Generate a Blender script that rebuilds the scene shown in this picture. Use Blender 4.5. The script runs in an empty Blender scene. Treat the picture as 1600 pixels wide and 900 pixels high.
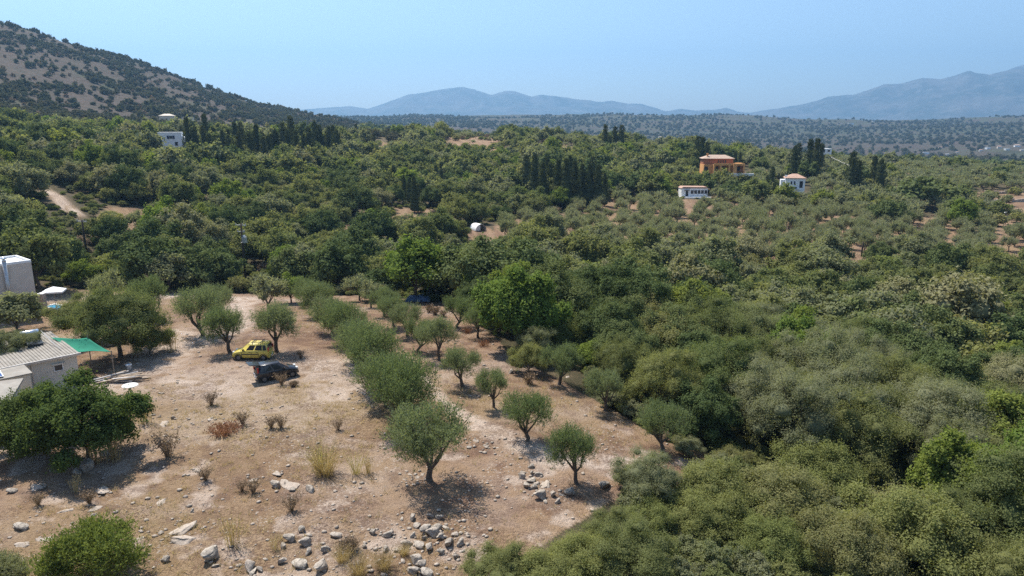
import bpy, bmesh, math, random
import numpy as np
from mathutils import Vector, Matrix, noise as mnoise

R_ = math.radians
scn = bpy.context.scene
COL = scn.collection

# ------------------------------------------------------------------ camera, sky, sun, exposure
CAMZ, PITCH, FPX = 19.0, R_(13.0), 1101.0          # drone height, tilt below the horizon, focal length in pixels of a 1600 wide frame
cam_d = bpy.data.cameras.new('camera')
cam_d.sensor_width = 36.0
cam_d.lens = 36.0 * FPX / 1600.0
cam_d.clip_start = 0.5
cam_d.clip_end = 60000.0
cam = bpy.data.objects.new('camera', cam_d)
cam.location = (0, 0, CAMZ)
cam.rotation_euler = (R_(90) - PITCH, 0, 0)
COL.objects.link(cam)
scn.camera = cam

SUN_EL, SUN_AZ = R_(60.0), R_(-40.0)               # azimuth from +Y (view direction), negative = to the left
world = bpy.data.worlds.new('World')
scn.world = world
world.use_nodes = True
wn = world.node_tree
wn.nodes.clear()
sky = wn.nodes.new('ShaderNodeTexSky')
sky.sky_type = 'NISHITA'
sky.sun_disc = False
sky.sun_elevation = SUN_EL
sky.sun_rotation = SUN_AZ
sky.altitude = 200.0
sky.air_density = 1.0
sky.dust_density = 1.1
sky.ozone_density = 2.2
bg = wn.nodes.new('ShaderNodeBackground')
bg.inputs[1].default_value = 0.108
wo = wn.nodes.new('ShaderNodeOutputWorld')
wn.links.new(sky.outputs[0], bg.inputs[0])
wn.links.new(bg.outputs[0], wo.inputs[0])

sun_d = bpy.data.lights.new('sun', 'SUN')
sun_d.energy = 5.0
sun_d.angle = R_(0.55)
sun_d.color = (1.0, 0.95, 0.87)
sun = bpy.data.objects.new('sun', sun_d)
SUNV = Vector((math.sin(SUN_AZ) * math.cos(SUN_EL), math.cos(SUN_AZ) * math.cos(SUN_EL), math.sin(SUN_EL)))
sun.rotation_euler = SUNV.to_track_quat('Z', 'Y').to_euler()
sun.location = (0, 0, 200)
COL.objects.link(sun)

vs = scn.view_settings
vs.view_transform = 'Standard'
vs.look = 'None'
vs.exposure = 0.75
vs.gamma = 1.0
vs.use_curve_mapping = False
cy = scn.cycles
cy.use_denoising = False
cy.denoiser = 'OPENIMAGEDENOISE'
cy.denoising_input_passes = 'RGB_ALBEDO_NORMAL'
cy.max_bounces = 5
cy.diffuse_bounces = 3
cy.glossy_bounces = 2
cy.transmission_bounces = 4
cy.volume_bounces = 0
cy.transparent_max_bounces = 4
cy.sample_clamp_indirect = 6.0
cy.use_adaptive_sampling = True
cy.adaptive_threshold = 0.01

# ------------------------------------------------------------------ pixel <-> world
SP, CP = math.sin(PITCH), math.cos(PITCH)
def ray(px, py):
    u, v = (px - 800.0) / FPX, (450.0 - py) / FPX
    return np.array([u, CP + v * SP, -SP + v * CP])
def project(x, y, z):
    x, y, z = np.asarray(x, float), np.asarray(y, float), np.asarray(z, float) - CAMZ
    dep = y * CP - z * SP
    up = y * SP + z * CP
    dep = np.where(np.abs(dep) < 1e-3, 1e-3, dep)
    return 800.0 + FPX * x / dep, 450.0 - FPX * up / dep, dep
def at_z(px, py, z):
    r = ray(px, py)
    t = (z - CAMZ) / r[2]
    return Vector((r[0] * t, r[1] * t, z))
def at_d(px, py, d):
    """point on the pixel's ray at horizontal distance d"""
    r = ray(px, py)
    t = d / math.hypot(r[0], r[1])
    return Vector((r[0] * t, r[1] * t, CAMZ + r[2] * t))

# ------------------------------------------------------------------ noise
def _hash(ix, iy, s):
    h = (ix.astype(np.int64) * 374761393 + iy.astype(np.int64) * 668265263 + s * 974711) & 0x7fffffff
    h = ((h ^ (h >> 13)) * 1274126177) & 0x7fffffff
    return ((h ^ (h >> 16)) & 0xffff) / 65535.0
def vnoise(x, y, s=0):
    x, y = np.asarray(x, float), np.asarray(y, float)
    ix, iy = np.floor(x), np.floor(y)
    fx, fy = x - ix, y - iy
    fx, fy = fx * fx * (3 - 2 * fx), fy * fy * (3 - 2 * fy)
    a, b = _hash(ix, iy, s), _hash(ix + 1, iy, s)
    c, d = _hash(ix, iy + 1, s), _hash(ix + 1, iy + 1, s)
    return (a * (1 - fx) + b * fx) * (1 - fy) + (c * (1 - fx) + d * fx) * fy
def fbm(x, y, s=0, o=4):
    t, a, n = 0.0, 1.0, 0.0
    for k in range(o):
        t = t + a * vnoise(np.asarray(x) * 2 ** k + 17.3 * k, np.asarray(y) * 2 ** k - 9.1 * k, s + k)
        n += a
        a *= 0.5
    return t / n                                    # 0..1
def smooth(a, b, x):
    t = np.clip((np.asarray(x, float) - a) / (b - a), 0, 1)
    return t * t * (3 - 2 * t)
def inpoly(px, py, poly):
    px, py = np.asarray(px, float), np.asarray(py, float)
    r = np.zeros(px.shape, bool)
    n = len(poly)
    for i in range(n):
        x1, y1 = poly[i]
        x2, y2 = poly[(i + 1) % n]
        c = ((y1 > py) != (y2 > py))
        with np.errstate(divide='ignore', invalid='ignore'):
            xi = (x2 - x1) * (py - y1) / ((y2 - y1) if y2 != y1 else 1e-9) + x1
        r ^= c & (px < xi)
    return r

# ------------------------------------------------------------------ terrain height
TPX = [-1500, -400, 0, 200, 400, 600, 800, 1000, 1200, 1400, 1600, 2000, 3200]
TAB = {
 0:    [0]*13,
 22:   [0,0,0,0,0,0,0,-.5,-1,-1.5,-2,-2,-2],
 40:   [.3,.3,.2,0,0,0,0,-.3,-2,-3,-3.5,-4,-4],
 55:   [.3,.3,.2,0,0,0,-.3,-1.5,-3.5,-4.5,-5,-5,-5],
 75:   [0,0,-.3,-.5,-.8,-1,-1.5,-3.5,-5.5,-6.5,-7,-7,-7],
 95:   [0,-1,-1.5,-2.5,-3.5,-4,-4.5,-6,-7,-8,-8,-8,-8],
 120:  [2,1,-1,-4.5,-6,-6.5,-6.5,-6.5,-7,-8,-8,-8,-8],
 150:  [7,5,3,-1,-4,-6,-6.5,-6,-5.5,-7.5,-8,-8,-8],
 190:  [12,10,7.5,4,0,-3,-5,-5.5,-5,-7,-8,-8,-8],
 240:  [18,15,12,8.5,5,1.5,-1,-3.5,-3.5,-5.5,-6.5,-7,-7],
 300:  [24,19,15.5,13,10.5,7.5,5,2,0,-3,-4.5,-5,-5],
 360:  [30,22,18,15,13,12,11.5,7,2,-2,-4,-4,-4],
 430:  [40,28,23,18,14,13,12.5,7,0,-3,-5,-6,-6],
 520:  [60,45,36,24,15,10,5,0,-5,-8,-9,-10,-10],
 700:  [95,82,72,52,25,8,-5,-10,-15,-18,-18,-18,-18],
 900:  [145,135,122,97,43,12,-8,-18,-22,-24,-24,-24,-24],
 1150: [150,140,112,80,34,8,-5,-18,-24,-26,-26,-25,-25],
 1500: [150,130,95,65,30,15,5,-10,-20,-22,-20,-20,-20],
 2000: [130,110,75,52,32,26,25,10,-5,-5,0,0,0],
 2600: [140,120,80,60,48,42,56,50,38,34,40,45,45],
 3400: [90,80,60,50,40,36,40,40,32,28,30,30,30],
 4200: [15]*13,
 10400:[0]*13,
}
_D = np.array(sorted(TAB)); _LD = np.log(_D + 12.0)
_AZ = np.arctan((np.array(TPX) - 800.0) / FPX)
_Z = np.array([TAB[d] for d in _D], float)
_gl = np.linspace(_LD[0], _LD[-1], 700)
_ga = np.linspace(_AZ[0], _AZ[-1], 260)
_g1 = np.array([np.interp(_gl, _LD, _Z[:, j]) for j in range(len(TPX))]).T
_g2 = np.array([np.interp(_ga, _AZ, _g1[i]) for i in range(len(_gl))])
def _blur(a, n, ax):
    k = np.hanning(2 * n + 3)[1:-1]
    k /= k.sum()
    p = np.pad(a, [(n, n) if i == ax else (0, 0) for i in range(2)], mode='edge')
    return np.apply_along_axis(lambda r: np.convolve(r, k, mode='valid'), ax, p)
_g2 = _blur(_blur(_g2, 9, 0), 9, 1)
BUMPS = []                                          # (x, y, radius, dz): levelled pads under houses
def H(x, y):
    x, y = np.asarray(x, float), np.asarray(y, float)
    d = np.hypot(x, y)
    az = np.clip(np.arctan2(x, y), _ga[0], _ga[-1])
    i = np.clip((np.log(d + 12.0) - _gl[0]) / (_gl[1] - _gl[0]), 0, len(_gl) - 1.001)
    j = np.clip((az - _ga[0]) / (_ga[1] - _ga[0]), 0, len(_ga) - 1.001)
    i0, j0 = i.astype(int), j.astype(int)
    fi, fj = i - i0, j - j0
    z = (_g2[i0, j0] * (1 - fi) + _g2[i0 + 1, j0] * fi) * (1 - fj) + (_g2[i0, j0 + 1] * (1 - fi) + _g2[i0 + 1, j0 + 1] * fi) * fj
    near = smooth(12, 24, d)
    z = z + near * ((fbm(x * .12, y * .12, 3, 3) - .5) * .5 + (fbm(x * .8, y * .8, 5, 3) - .5) * .12 * (1 - smooth(120, 200, d)))
    z = z + smooth(110, 220, d) * (fbm(x / 34., y / 34., 11, 4) - .5) * 2.6
    z = z + smooth(480, 900, d) * (1 - smooth(1400, 1900, d)) * (fbm(x / 130., y / 130., 21, 5) - .5) * 22
    z = z + smooth(1500, 2300, d) * (1 - smooth(3200, 5000, d)) * (fbm(x / 420., y / 420., 31, 5) - .5) * 44
    for bx_, by_, br, bz in BUMPS:
        w = 1 - smooth(br * .6, br * 1.5, np.hypot(x - bx_, y - by_))
        z = z * (1 - w) + bz * w
    return z
_steps = np.concatenate([np.arange(8, 140, .12), np.geomspace(140, 3600, 3000)])
def hit(px, py):
    """where the pixel's ray meets the terrain"""
    r = ray(px, py)
    h = math.hypot(r[0], r[1])
    t = _steps / h
    x, y, z = r[0] * t, r[1] * t, CAMZ + r[2] * t
    b = np.nonzero(z < H(x, y))[0]
    k = b[0] if len(b) else len(t) - 1
    return Vector((x[k], y[k], float(H(x[k], y[k]))))
def ground(x, y):
    return float(H(x, y))

# ------------------------------------------------------------------ small helpers
def link(o, parent=None):
    COL.objects.link(o)
    if parent is not None:
        o.parent = parent
    return o
def tag(o, label=None, cat=None, group=None, kind=None):
    if label: o['label'] = label
    if cat: o['category'] = cat
    if group: o['group'] = group
    if kind: o['kind'] = kind
    return o
def empty(name, loc=(0, 0, 0), rz=0.0, sc=1.0, parent=None):
    o = bpy.data.objects.new(name, None)
    o.location = loc
    o.rotation_euler = (0, 0, rz)
    o.scale = (sc, sc, sc) if not hasattr(sc, '__len__') else sc
    o.empty_display_size = .3
    return link(o, parent)
def mesh_np(name, V, F, mats, smoothf=False, mi=None):
    """mesh from arrays; F: (n,3) or (n,4) int array, or a list of such arrays"""
    me = bpy.data.meshes.new(name)
    Fs = [np.asarray(f, np.int32) for f in (F if isinstance(F, list) else [F]) if len(f)]
    V = np.asarray(V, np.float32)
    me.vertices.add(len(V))
    me.vertices.foreach_set('co', V.ravel())
    nl = sum(f.size for f in Fs)
    npoly = sum(len(f) for f in Fs)
    me.loops.add(nl)
    me.loops.foreach_set('vertex_index', np.concatenate([f.ravel() for f in Fs]))
    me.polygons.add(npoly)
    tot = np.concatenate([np.full(len(f), f.shape[1], np.int32) for f in Fs])
    me.polygons.foreach_set('loop_start', np.concatenate([[0], np.cumsum(tot)[:-1]]).astype(np.int32))
    me.polygons.foreach_set('loop_total', tot)
    if smoothf:
        me.polygons.foreach_set('use_smooth', np.ones(npoly, bool))
    for m in (mats if isinstance(mats, (list, tuple)) else [mats]):
        me.materials.append(m)
    if mi is not None:
        me.polygons.foreach_set('material_index', np.asarray(mi, np.int32))
    me.update(calc_edges=True)
    me.validate()
    return me
class MB:
    """collects boxes, tubes, prisms and lathes into one mesh"""
    def __init__(s):
        s.v, s.f = [], []
    def add(s, vs, fs, M=None):
        b = len(s.v)
        s.v += [tuple(M @ Vector(p)) if M is not None else tuple(p) for p in vs]
        s.f += [tuple(b + i for i in f) for f in fs]
        return s
    def box(s, x0, x1, y0, y1, z0, z1, M=None, taper=0.0):
        t = taper
        vs = [(x0, y0, z0), (x1, y0, z0), (x1, y1, z0), (x0, y1, z0), (x0 + t, y0 + t, z1), (x1 - t, y0 + t, z1), (x1 - t, y1 - t, z1), (x0 + t, y1 - t, z1)]
        return s.add(vs, [(0, 3, 2, 1), (4, 5, 6, 7), (0, 1, 5, 4), (1, 2, 6, 5), (2, 3, 7, 6), (3, 0, 4, 7)], M)
    def tube(s, pts, rad, n=7, cap=True):
        pts = [Vector(p) for p in pts]
        rad = rad if hasattr(rad, '__len__') else [rad] * len(pts)
        vs, fs = [], []
        for i, p in enumerate(pts):
            d = (pts[min(i + 1, len(pts) - 1)] - pts[max(i - 1, 0)]).normalized()
            a = d.cross(Vector((.31, .87, .17))).normalized() if abs(d.dot(Vector((.31, .87, .17)))) < .95 else d.cross(Vector((1, 0, 0))).normalized()
            b = d.cross(a)
            for k in range(n):
                t = 2 * math.pi * k / n
                vs.append(p + (a * math.cos(t) + b * math.sin(t)) * rad[i])
        for i in range(len(pts) - 1):
            for k in range(n):
                fs.append((i * n + k, i * n + (k + 1) % n, (i + 1) * n + (k + 1) % n, (i + 1) * n + k))
        if cap:
            fs.append(tuple(reversed(range(n))))
            fs.append(tuple((len(pts) - 1) * n + k for k in range(n)))
        return s.add(vs, fs)
    def prism(s, poly, y0, y1, M=None):
        """poly of (x, z) extruded along y"""
        n = len(poly)
        vs = [(x, y0, z) for x, z in poly] + [(x, y1, z) for x, z in poly]
        fs = [tuple(range(n)), tuple(reversed(range(n, 2 * n)))] + [(i + n, (i + 1) % n + n, (i + 1) % n, i) for i in range(n)]
        return s.add(vs, fs, M)
    def lathe(s, prof, n=16, M=None):
        vs, fs = [], []
        for r, z in prof:
            for k in range(n):
                t = 2 * math.pi * k / n
                vs.append((r * math.cos(t), r * math.sin(t), z))
        for i in range(len(prof) - 1):
            for k in range(n):
                fs.append((i * n + k, i * n + (k + 1) % n, (i + 1) * n + (k + 1) % n, (i + 1) * n + k))
        fs.append(tuple(reversed(range(n))))
        fs.append(tuple((len(prof) - 1) * n + k for k in range(n)))
        return s.add(vs, fs, M)
    def mesh(s, name, mat, smoothf=False, bevel=0.0):
        me = bpy.data.meshes.new(name)
        me.from_pydata(s.v, [], s.f)
        me.materials.append(mat)
        if bevel or True:
            bm = bmesh.new()
            bm.from_mesh(me)
            bmesh.ops.recalc_face_normals(bm, faces=bm.faces)
            if bevel:
                bmesh.ops.bevel(bm, geom=list(bm.edges), offset=bevel, segments=2, affect='EDGES', profile=.6)
            bm.to_mesh(me)
            bm.free()
        if smoothf:
            for p in me.polygons: p.use_smooth = True
        return me
    def build(s, name, mat, parent=None, smoothf=False, bevel=0.0):
        return link(bpy.data.objects.new(name, s.mesh(name, mat, smoothf, bevel)), parent)

# ------------------------------------------------------------------ node helpers and materials
class NT:
    def __init__(s, name):
        s.m = bpy.data.materials.new(name)
        s.m.use_nodes = True
        s.t = s.m.node_tree
        s.t.nodes.clear()
        s.out = s.n('ShaderNodeOutputMaterial')
    def n(s, typ, **kw):
        nd = s.t.nodes.new(typ)
        for k, v in kw.items():
            setattr(nd, k, v)
        return nd
    def put(s, sock, v):
        if v is None: return
        if hasattr(v, 'is_output'): s.t.links.new(v, sock)
        elif hasattr(v, '__len__') and len(v) == 3 and sock.type == 'RGBA': sock.default_value = (*v, 1)
        else: sock.default_value = v
    def mix(s, f, a, b, mode='MIX'):
        nd = s.n('ShaderNodeMix', data_type='RGBA', blend_type=mode, clamp_factor=True)
        s.put(nd.inputs[0], f); s.put(nd.inputs[6], a); s.put(nd.inputs[7], b)
        return nd.outputs[2]
    def math(s, op, a, b=None, c=None, clamp=False):
        nd = s.n('ShaderNodeMath', operation=op, use_clamp=clamp)
        s.put(nd.inputs[0], a); s.put(nd.inputs[1], b)
        if c is not None: s.put(nd.inputs[2], c)
        return nd.outputs[0]
    def ramp(s, v, a, b):
        nd = s.n('ShaderNodeMapRange', interpolation_type='SMOOTHSTEP')
        s.put(nd.inputs[0], v); s.put(nd.inputs[1], a); s.put(nd.inputs[2], b)
        return nd.outputs[0]
    def noise(s, co, scale, detail=4, rough=.55, dist=0.0):
        nd = s.n('ShaderNodeTexNoise')
        s.put(nd.inputs['Vector'], co)
        nd.inputs['Scale'].default_value = scale
        nd.inputs['Detail'].default_value = detail
        nd.inputs['Roughness'].default_value = rough
        nd.inputs['Distortion'].default_value = dist
        return nd.outputs[0]
    def voro(s, co, scale, feat='F1'):
        nd = s.n('ShaderNodeTexVoronoi', feature=feat)
        s.put(nd.inputs['Vector'], co)
        nd.inputs['Scale'].default_value = scale
        return nd.outputs
    def pos(s):
        return s.n('ShaderNodeNewGeometry').outputs['Position']
    def obj(s):
        return s.n('ShaderNodeTexCoord').outputs['Object']
    def bsdf(s, color, rough=.8, spec=.3, metal=0.0, bump=None, bstr=.3, bdist=.05, **kw):
        b = s.n('ShaderNodeBsdfPrincipled')
        s.put(b.inputs['Base Color'], color)
        s.put(b.inputs['Roughness'], rough)
        s.put(b.inputs['Specular IOR Level'], spec)
        s.put(b.inputs['Metallic'], metal)
        if bump is not None:
            bp = s.n('ShaderNodeBump')
            bp.inputs['Strength'].default_value = bstr
            bp.inputs['Distance'].default_value = bdist
            s.put(bp.inputs['Height'], bump)
            s.t.links.new(bp.outputs[0], b.inputs['Normal'])
        for k, v in kw.items():
            s.put(b.inputs[k], v)
        return b.outputs[0]
    def done(s, sh):
        s.t.links.new(sh, s.out.inputs['Surface'])
        return s.m
def mat_plain(name, c, rough=.7, spec=.3, metal=0.0, var=.18, scale=3.0, bstr=.15, dirt=None):
    t = NT(name)
    co = t.obj()
    n = t.noise(co, scale, 6, .6)
    k = tuple(x * (1 - var) for x in c)
    l = tuple(min(1, x * (1 + var)) for x in c)
    col = t.mix(t.ramp(n, .3, .7), k, l)
    if dirt:
        col = t.mix(t.math('MULTIPLY', t.ramp(t.noise(co, scale * .6, 8, .7), .52, .72), .7), col, dirt)
    return t.done(t.bsdf(col, rough, spec, metal, t.noise(co, scale * 9, 4), bstr, .01))
# ------------------------------------------------------------------ ground zones, as polygons on the photograph's ground
FIELD = [(-500, 1500), (-500, 560), (-60, 470), (0, 452), (270, 455), (420, 460), (560, 462), (640, 468), (705, 476), (760, 512), (790, 548), (850, 580), (925, 622), (985, 655), (1050, 690),
         (1110, 700), (1140, 722), (1080, 752), (985, 765), (940, 792), (880, 835), (800, 880), (715, 930), (700, 1000), (640, 1500)]
ORCH = [(770, 352), (900, 330), (960, 312), (1060, 312), (1200, 322), (1330, 334), (1450, 338), (1540, 355), (1640, 370), (1720, 400), (1640, 440), (1480, 418), (1330, 410), (1200, 420), (1100, 402), (960, 398), (870, 385), (770, 392)]
CLEAR = [[(515, 380), (530, 352), (585, 342), (575, 365), (540, 382)], [(600, 370), (620, 325), (690, 330), (705, 365), (650, 380)], [(728, 382), (735, 355), (790, 358), (775, 384)],
         [(690, 242), (700, 214), (785, 212), (784, 246), (745, 250)], [(800, 225), (895, 228), (895, 250), (850, 248)], [(560, 238), (575, 222), (640, 222), (620, 240)],
         [(140, 352), (165, 322), (255, 330), (240, 356), (210, 362)], [(1555, 362), (1570, 318), (1700, 310), (1700, 375), (1600, 372)], [(1480, 322), (1520, 300), (1650, 296), (1650, 318), (1560, 324)],
         [(352, 250), (350, 241), (385, 240), (388, 249)], [(800, 330), (815, 308), (840, 312), (835, 330)], [(948, 320), (950, 308), (968, 306), (966, 320)], [(270, 245), (272, 234), (292, 234), (292, 243)]]
HILLDRY = [[(20, 150), (50, 142), (120, 150), (180, 172), (205, 182), (150, 186), (60, 166)], [(0, 190), (40, 176), (100, 188), (140, 205), (60, 208)],
           [(0, 60), (60, 70), (140, 130), (230, 160), (150, 152), (60, 130), (0, 130)], [(160, 120), (240, 160), (260, 172), (190, 150)]]
TRACK = [(-20, 610, 1.6), (60, 618, 1.6), (150, 605, 1.7), (215, 585, 1.8), (262, 550, 1.8), (300, 535, 1.6), (268, 518, 1.2)]
TRACK2 = [(150, 605, 1.4), (260, 600, 2.4), (330, 590, 3.0), (420, 575, 3.2), (505, 580, 2.6), (548, 610, 1.6)]
TRACK3 = [(300, 535, 1.6), (372, 512, 1.4), (372, 480, 1.4), (390, 468, 1.3), (300, 463, 1.6), (200, 462, 1.6), (80, 470, 1.8)]
TRACK4 = [(120, 334, 1.3), (108, 328, 1.3), (98, 318, 1.3), (88, 306, 1.3), (72, 298, 1.3)]
STREAK = [(655, 590, .5), (690, 625, .5), (718, 648, .6), (760, 672, .8), (800, 688, .9), (850, 715, .8), (905, 722, .8), (960, 724, .6), (1010, 730, .7)]
def curve_mask(x, y, pts, soft=1.0, rut=0.0):
    P = [hit(a, b) for a, b, w in pts]
    m = np.zeros(np.shape(x))
    wob = (fbm(np.asarray(x) * .5, np.asarray(y) * .5, 77, 3) - .5) * 1.6
    for i in range(len(P) - 1):
        a, b = P[i], P[i + 1]
        dx, dy = b.x - a.x, b.y - a.y
        L2 = dx * dx + dy * dy + 1e-9
        t = np.clip(((x - a.x) * dx + (y - a.y) * dy) / L2, 0, 1)
        dist = np.hypot(x - a.x - t * dx, y - a.y - t * dy) + wob * .5
        w = pts[i][2] * (1 - t) + pts[i + 1][2] * t
        if rut: m = np.maximum(m, np.exp(-((dist - rut) / .24) ** 2))
        else: m = np.maximum(m, 1 - smooth(w * .6, w * (1.2 + .5 * soft), dist))
    return m
def zone_masks(x, y, z):
    """soil (open ground), straw, pale (stone, worn track), far (beyond the near valley)"""
    px, py, dep = project(x, y, z)
    d = np.hypot(x, y)
    j = (fbm(x * .25, y * .25, 41, 3) - .5)
    jx, jy = j * np.clip(900 / np.maximum(d, 20), 2, 26), (fbm(x * .25 + 50, y * .25, 43, 3) - .5) * np.clip(500 / np.maximum(d, 20), 1.5, 18)
    front = dep > 2
    qx, qy = px + jx, py + jy
    field = front & inpoly(qx, qy, FIELD) & (d < 130)
    field |= (d < 24) & (x < 4)
    orch = front & inpoly(qx, qy, ORCH) & (d > 95) & (d < 330)
    clear = np.zeros(px.shape, bool)
    for c in CLEAR:
        clear |= front & inpoly(qx, qy, c) & (d > 90) & (d < 520)
    hill = np.zeros(px.shape)
    for c in HILLDRY:
        hill = np.maximum(hill, (front & inpoly(qx, qy, c) & (d > 300) & (d < 1300)) * 1.0)
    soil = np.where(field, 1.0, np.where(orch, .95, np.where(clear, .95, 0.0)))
    soil = np.maximum(soil, hill * .8)
    hb = smooth(420, 560, d) * (1 - smooth(1500, 2000, d))
    soil = np.maximum(soil, hb * np.clip(fbm(x / 45., y / 45., 61, 4) * 2.2 - .55, 0, .8))
    n = fbm(x * .11, y * .11, 51, 4)
    # straw is strongest in the lower left of the open field, bare red earth prevails in the grove on the far side of the olive row
    straw = np.clip(.62 + (n - .5) * 1.8 - smooth(520, 820, px) * .5 * (d < 110) - smooth(620, 540, py) * .35 * (d < 100), 0, 1)
    straw = np.where(orch | clear, np.clip(.25 + (n - .5) * 1.4, 0, 1), straw)
    straw = np.maximum(straw, hill * .7)
    nearm = d < 125
    pale = np.zeros(px.shape)
    k = np.nonzero(nearm & field)[0] if px.ndim == 1 else None
    if k is not None and len(k):
        xs, ys = x[k], y[k]
        p = np.maximum.reduce([curve_mask(xs, ys, TRACK) * .8, curve_mask(xs, ys, TRACK2, 2.0) * .6, curve_mask(xs, ys, TRACK3) * .85, curve_mask(xs, ys, STREAK) * 1.0])
        # two wheel ruts left bare and red where the track has been worn
        p = p + np.clip(fbm(xs * .22, ys * .22, 91, 4) * 2 - 1.0, 0, .5)
        ru = np.maximum(curve_mask(xs, ys, TRACK, rut=.78), curve_mask(xs, ys, TRACK3, rut=.78))
        p = p + ru * .5
        op = smooth(.57, .68, fbm(xs * .55, ys * .55, 93, 4)) * smooth(620, 720, py[k]) * .8
        straw[k] = np.clip(straw[k] - ru * .8, 0, 1)
        pale[k] = np.clip(np.maximum(p, op), 0, 1)
    k2 = np.nonzero((d > 120) & (d < 330) & front & (px < 220) & (px > 20))[0]
    if len(k2):
        t4 = curve_mask(x[k2], y[k2], TRACK4)
        pale[k2] = np.maximum(pale[k2], t4)
        soil[k2] = np.maximum(soil[k2], t4)
    return soil, straw, pale, smooth(400, 700, d)

def make_ground():
    azf = np.arange(-52, 52.01, .24)
    azc = np.concatenate([np.arange(56, 180, 4.0), np.arange(-180, -52, 4.0)])
    az = np.radians(np.concatenate([azf, azc]))
    rr = np.concatenate([[.05, 2, 5, 8, 11, 14, 17], np.arange(19, 98, .2), np.geomspace(98, 10400, 245)])
    A, Rr = np.meshgrid(az, rr)
    x, y = (Rr * np.sin(A)).ravel(), (Rr * np.cos(A)).ravel()
    z = H(x, y)
    na, nr = len(az), len(rr)
    i, j = np.meshgrid(np.arange(nr - 1), np.arange(na), indexing='ij')
    j2 = (j + 1) % na
    F = np.stack([i * na + j, (i + 1) * na + j, (i + 1) * na + j2, i * na + j2], -1).reshape(-1, 4)[:, ::-1]
    t = NT('dry_ground')
    P = t.pos()
    at = t.n('ShaderNodeAttribute', attribute_name='zone')
    sep = t.n('ShaderNodeSeparateColor')
    t.t.links.new(at.outputs['Color'], sep.inputs[0])
    soil, straw, pale = sep.outputs[0], sep.outputs[1], sep.outputs[2]
    at2 = t.n('ShaderNodeAttribute', attribute_name='mottle')
    sep2 = t.n('ShaderNodeSeparateColor')
    t.t.links.new(at2.outputs['Color'], sep2.inputs[0])
    n0, n1, nst = sep2.outputs[0], sep2.outputs[1], sep2.outputs[2]
    n2 = t.noise(P, 6.0, 3, .7)
    n3 = t.noise(P, 24.0, 1.5, .6)
    cs = t.mix(t.ramp(n2, .32, .66), (0.393, 0.290, 0.161), (0.241, 0.160, 0.088))
    cs = t.mix(t.math('MULTIPLY', t.ramp(n3, .48, .66), .65), cs, (0.152, 0.100, 0.060))
    cr = t.mix(t.ramp(n1, .3, .7), (0.321, 0.212, 0.134), (0.219, 0.130, 0.083))
    cr = t.mix(t.math('MULTIPLY', t.ramp(n3, .52, .68), .5), cr, (0.393, 0.285, 0.194))
    cr = t.mix(t.math('MULTIPLY', t.ramp(n2, .54, .70), .6), cr, (0.143, 0.087, 0.060))
    sf = t.math('ADD', straw, t.math('MULTIPLY', t.math('SUBTRACT', n2, .5), 1.5), clamp=True)
    c = t.mix(sf, cr, cs)
    # fragments of limestone lying in the soil
    v = t.voro(P, 4.2)
    stone = t.math('MULTIPLY', t.ramp(t.math('ADD', v[0], t.math('MULTIPLY', n3, .3)), .46, .28), nst)
    cst = t.mix(n2, (0.581, 0.505, 0.431), (0.394, 0.337, 0.290))
    c = t.mix(t.math('MULTIPLY', stone, .85), c, cst)
    pf = t.math('MULTIPLY', pale, t.ramp(t.math('ADD', n1, t.math('MULTIPLY', n2, .5)), .38, .84))
    c = t.mix(pf, c, t.mix(n2, (0.618, 0.505, 0.412), (0.468, 0.355, 0.271)))
    # leaf litter and dead stems
    lit = t.math('MULTIPLY', t.ramp(n0, .5, .66), t.ramp(n2, .40, .6))
    c = t.mix(t.math('MULTIPLY', lit, .6), c, (0.140, 0.086, 0.058))
    c = t.mix(t.math('MULTIPLY', t.ramp(t.math('ADD', n1, t.math('MULTIPLY', n2, .6)), .86, 1.12), .55), c, (.17, .11, .08))
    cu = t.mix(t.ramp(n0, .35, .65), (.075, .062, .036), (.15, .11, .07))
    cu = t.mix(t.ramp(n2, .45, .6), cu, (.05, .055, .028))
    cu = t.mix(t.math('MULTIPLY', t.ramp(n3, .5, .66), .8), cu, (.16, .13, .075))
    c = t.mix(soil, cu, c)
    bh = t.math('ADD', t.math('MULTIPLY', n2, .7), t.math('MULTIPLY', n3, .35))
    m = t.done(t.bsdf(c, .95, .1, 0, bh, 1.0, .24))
    # the far slopes: garrigue, dry fields and woods, told apart only by colour
    t = NT('far_slopes')
    P = t.pos()
    at = t.n('ShaderNodeAttribute', attribute_name='zone')
    sep = t.n('ShaderNodeSeparateColor')
    t.t.links.new(at.outputs['Color'], sep.inputs[0])
    f1 = t.noise(P, .006, 5, .65)
    f2 = t.noise(P, .04, 4, .65)
    f3 = t.noise(P, .18, 2, .7)
    cf = t.mix(t.ramp(f1, .40, .58), (.042, .046, .030), (.068, .053, .041))
    cf = t.mix(t.math('MULTIPLY', t.ramp(f2, .44, .56), .85), cf, (.06, .066, .034))
    cf = t.mix(t.math('MULTIPLY', t.ramp(f3, .58, .7), .4), cf, (.11, .083, .06))
    f4 = t.noise(P, .7, 2, .6)
    hs = t.mix(t.ramp(f3, .42, .58), (.062, .046, .038), (.105, .071, .057))
    hs = t.mix(t.math('MULTIPLY', t.ramp(f4, .46, .6), .75), hs, (.045, .047, .032))
    cf = t.mix(sep.outputs[0], cf, hs)
    m2 = t.done(t.bsdf(cf, .95, .1))
    me = mesh_np('ground', np.stack([x, y, z], -1), F, [m, m2], True, (np.repeat(rr[:-1], na) > 480).astype(int))
    ca = me.color_attributes.new('zone', 'FLOAT_COLOR', 'POINT')
    zs = np.stack(zone_masks(x, y, z), -1).astype(np.float32)
    ca.data.foreach_set('color', zs.ravel())
    cb = me.color_attributes.new('mottle', 'FLOAT_COLOR', 'POINT')
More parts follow.
